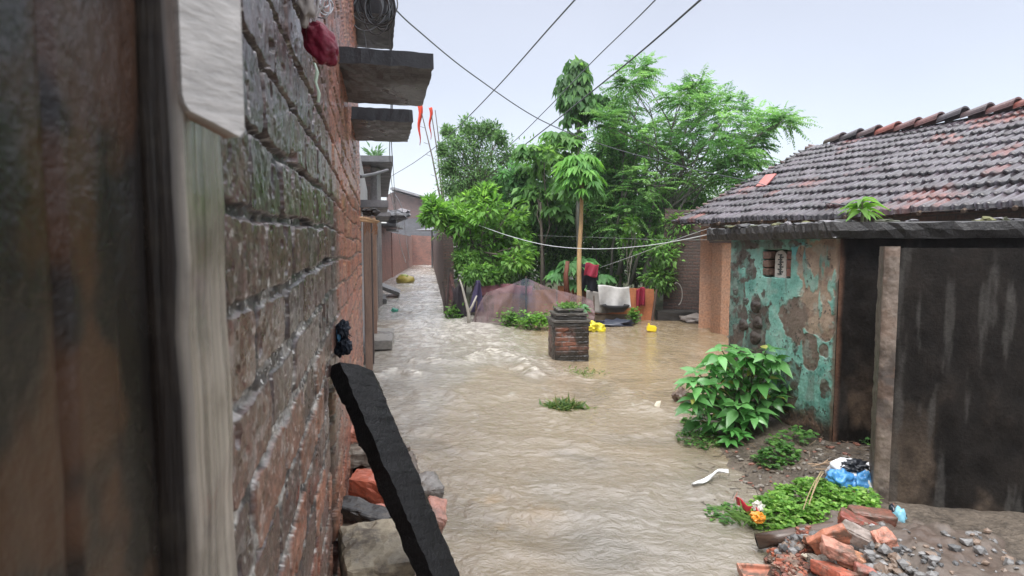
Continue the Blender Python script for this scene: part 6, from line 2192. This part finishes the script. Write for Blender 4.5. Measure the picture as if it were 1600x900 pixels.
cable([(742, 350, 14.5), (800, 370, 13.5), (860, 384, 13), (930, 389, 12.3), (1000, 385, 11.2), (1060, 376, 9.9), (1130, 361, 8.4), (1160, 351, 7.8), (1178, 352, 6.3)], .008, (.5, .52, .52, .5), 'clothes_line', 'pale sagging clothes line from the yellow-green tree to the outbuilding', cat='clothes line')
cable([(938, 418, 13.9), (1000, 396, 12.6), (1060, 373, 11.0), (1110, 356, 9.0)], .006, (.42, .44, .44, .5), 'clothes_line', 'pale line rising from the hanging clothes to the eave', cat='clothes line')
cable([(840, 368, 14.8), (960, 372, 13.2), (1050, 375, 11.5), (1145, 374, 6.4)], .0045, (.16, .17, .17, .5), 'wire', 'thin dark wire running level through the trees', cat='wire')
cable([(1146, 375, 6.15), (1200, 372.5, 5.75), (1260, 370, 5.2), (1306, 371, 4.68)], .004, (.5, .5, .52, .4), 'wire', 'thin white wire strung along the outbuilding slab edge', cat='wire')
cable([(612, 40, 5.6), (611, 160, 6.6), (612, 230, 8), (616, 290, 13), (618, 340, 24)], .006, (.06, .065, .07, .5), 'wire', 'dark drop wire hanging from the coil past the slabs', cat='wire')
cable([(608, 42, 5.5), (613, 165, 6.6), (609, 240, 8), (614, 300, 14), (622, 345, 24)], .006, (.09, .10, .11, .5), 'wire', 'second drop wire twisting beside the dark one from the coil', cat='wire')
cable([(610, 300, 26), (617, 330, 28), (625, 380, 31), (634, 410, 33)], .018, (.55, .57, .6, .4), 'wire', 'white wire drooping down the front of the pinkish brick house', cat='wire')
cable([(612, 296, 26), (628, 325, 28), (634, 370, 31), (640, 405, 33)], .014, (.5, .52, .55, .4), 'wire', 'second white wire drooping just right of the first', cat='wire')
cable([(568, 47, 4.9), (572, 72, 4.9), (570, 84, 4.7)], .004, (.06, .065, .07, .5), 'wire', 'short wire end dropping onto the big slab', cat='wire')

def build_coil():
    m = MB(); random.seed(600)
    for k in range(13):
        cx, cy = 588 + random.uniform(-12, 10), 14 + random.uniform(-10, 6)
        rx, ry = random.uniform(14, 28), random.uniform(18, 38)
        ph = random.uniform(0, 6.28)
        pts = []
        for i in range(29):
            a = 2 * math.pi * i / 28
            w_ = 1 + .12 * math.sin(2 * a + ph)
            pts.append(P(cx + rx * w_ * math.cos(a), cy + ry * w_ * math.sin(a), 5.0 + .06 * math.sin(a + ph)))
        m.tube(pts, .006, 5, random.choice([(.02, .022, .026, .4), (.04, .045, .05, .4), (.10, .11, .12, .4)]), False)
    tag(m.done('wire_coil', M_PLAIN, None, True), 'tangled coil of black cable hung at the upper ledge of the brick house', 'cable coil')
build_coil()

def build_flags():
    lbs = ['red pennant pole nearest the canopy slabs', 'middle red pennant pole of the three', 'bare-topped thin pole just right of the middle pennant']
    for k, (x0, y0, x1, y1, fl) in enumerate([(656, 165, 690, 322, True), (673, 170, 692, 320, True), (680, 172, 694, 318, False)]):
        Y = 18.5 + .4 * k
        b = P(x1, y1, Y)
        root = thing('flag_pole', lbs[k] + ' standing behind the alley wall', 'flag pole', (b.x, b.y, gz(b.x, b.y)), 'flag poles beyond the alley wall')
        m = MB()
        foot = Vector((b.x + .15, b.y, gz(b.x, b.y) - .1))
        top = P(x0, y0, Y)
        pts = [foot, b, b.lerp(top, .5) + Vector((.04, 0, 0)), top]
        m.tube(pts, [.035, .03, .024, .014], 6, (.16, .13, .11, .6))
        if k == 0:
            for f in (.3, .5, .62, .78): p = b.lerp(top, f); m.tube([p, p + Vector((-.14, 0, .05))], .009, 4, (.16, .13, .11, .6))
        m.done('pole', M_BARK, root)
        if fl:
            rows = []
            for i in range(12):
                f = i / 11
                wd = (.15 * (1 - f) ** 1.1 + .015) * (1 if k == 0 else .7)
                yy = y0 + (-2 + (64 if k == 0 else 50) * f)
                rows.append([P(x0, yy, Y) + Vector((.02 * f - .03 + wd * (g - .35) + .03 * math.sin(f * 9), .04 * math.sin(g * 6 + f * 5), 0)) for g in np.linspace(0, 1, 7)])
            rows = rows if k == 0 else rows
            sheet('pennant', rows, (.60, .06, .03, .6), M_CLOTH, root)
build_flags()

# ------------------------------------------------------------------ rainy air
def build_haze():
    m = MB()
    m.box((12, 55, 7.5), (110, 130, 19), None, (1, 1, 1, 1))
    mat = bpy.data.materials.new('rain_haze')
    mat.use_nodes = True
    t = mat.node_tree
    t.nodes.remove(t.nodes['Principled BSDF'])
    v = t.nodes.new('ShaderNodeVolumePrincipled')
    v.inputs['Color'].default_value = (.93, .94, 1, 1)
    v.inputs['Density'].default_value = .0010
    v.inputs['Anisotropy'].default_value = .2
    t.links.new(v.outputs[0], t.nodes['Material Output'].inputs['Volume'])
    o = m.done('haze', mat)
    tag(o, 'pale rainy haze filling the whole yard and lane', 'haze', kind='stuff')
build_haze()
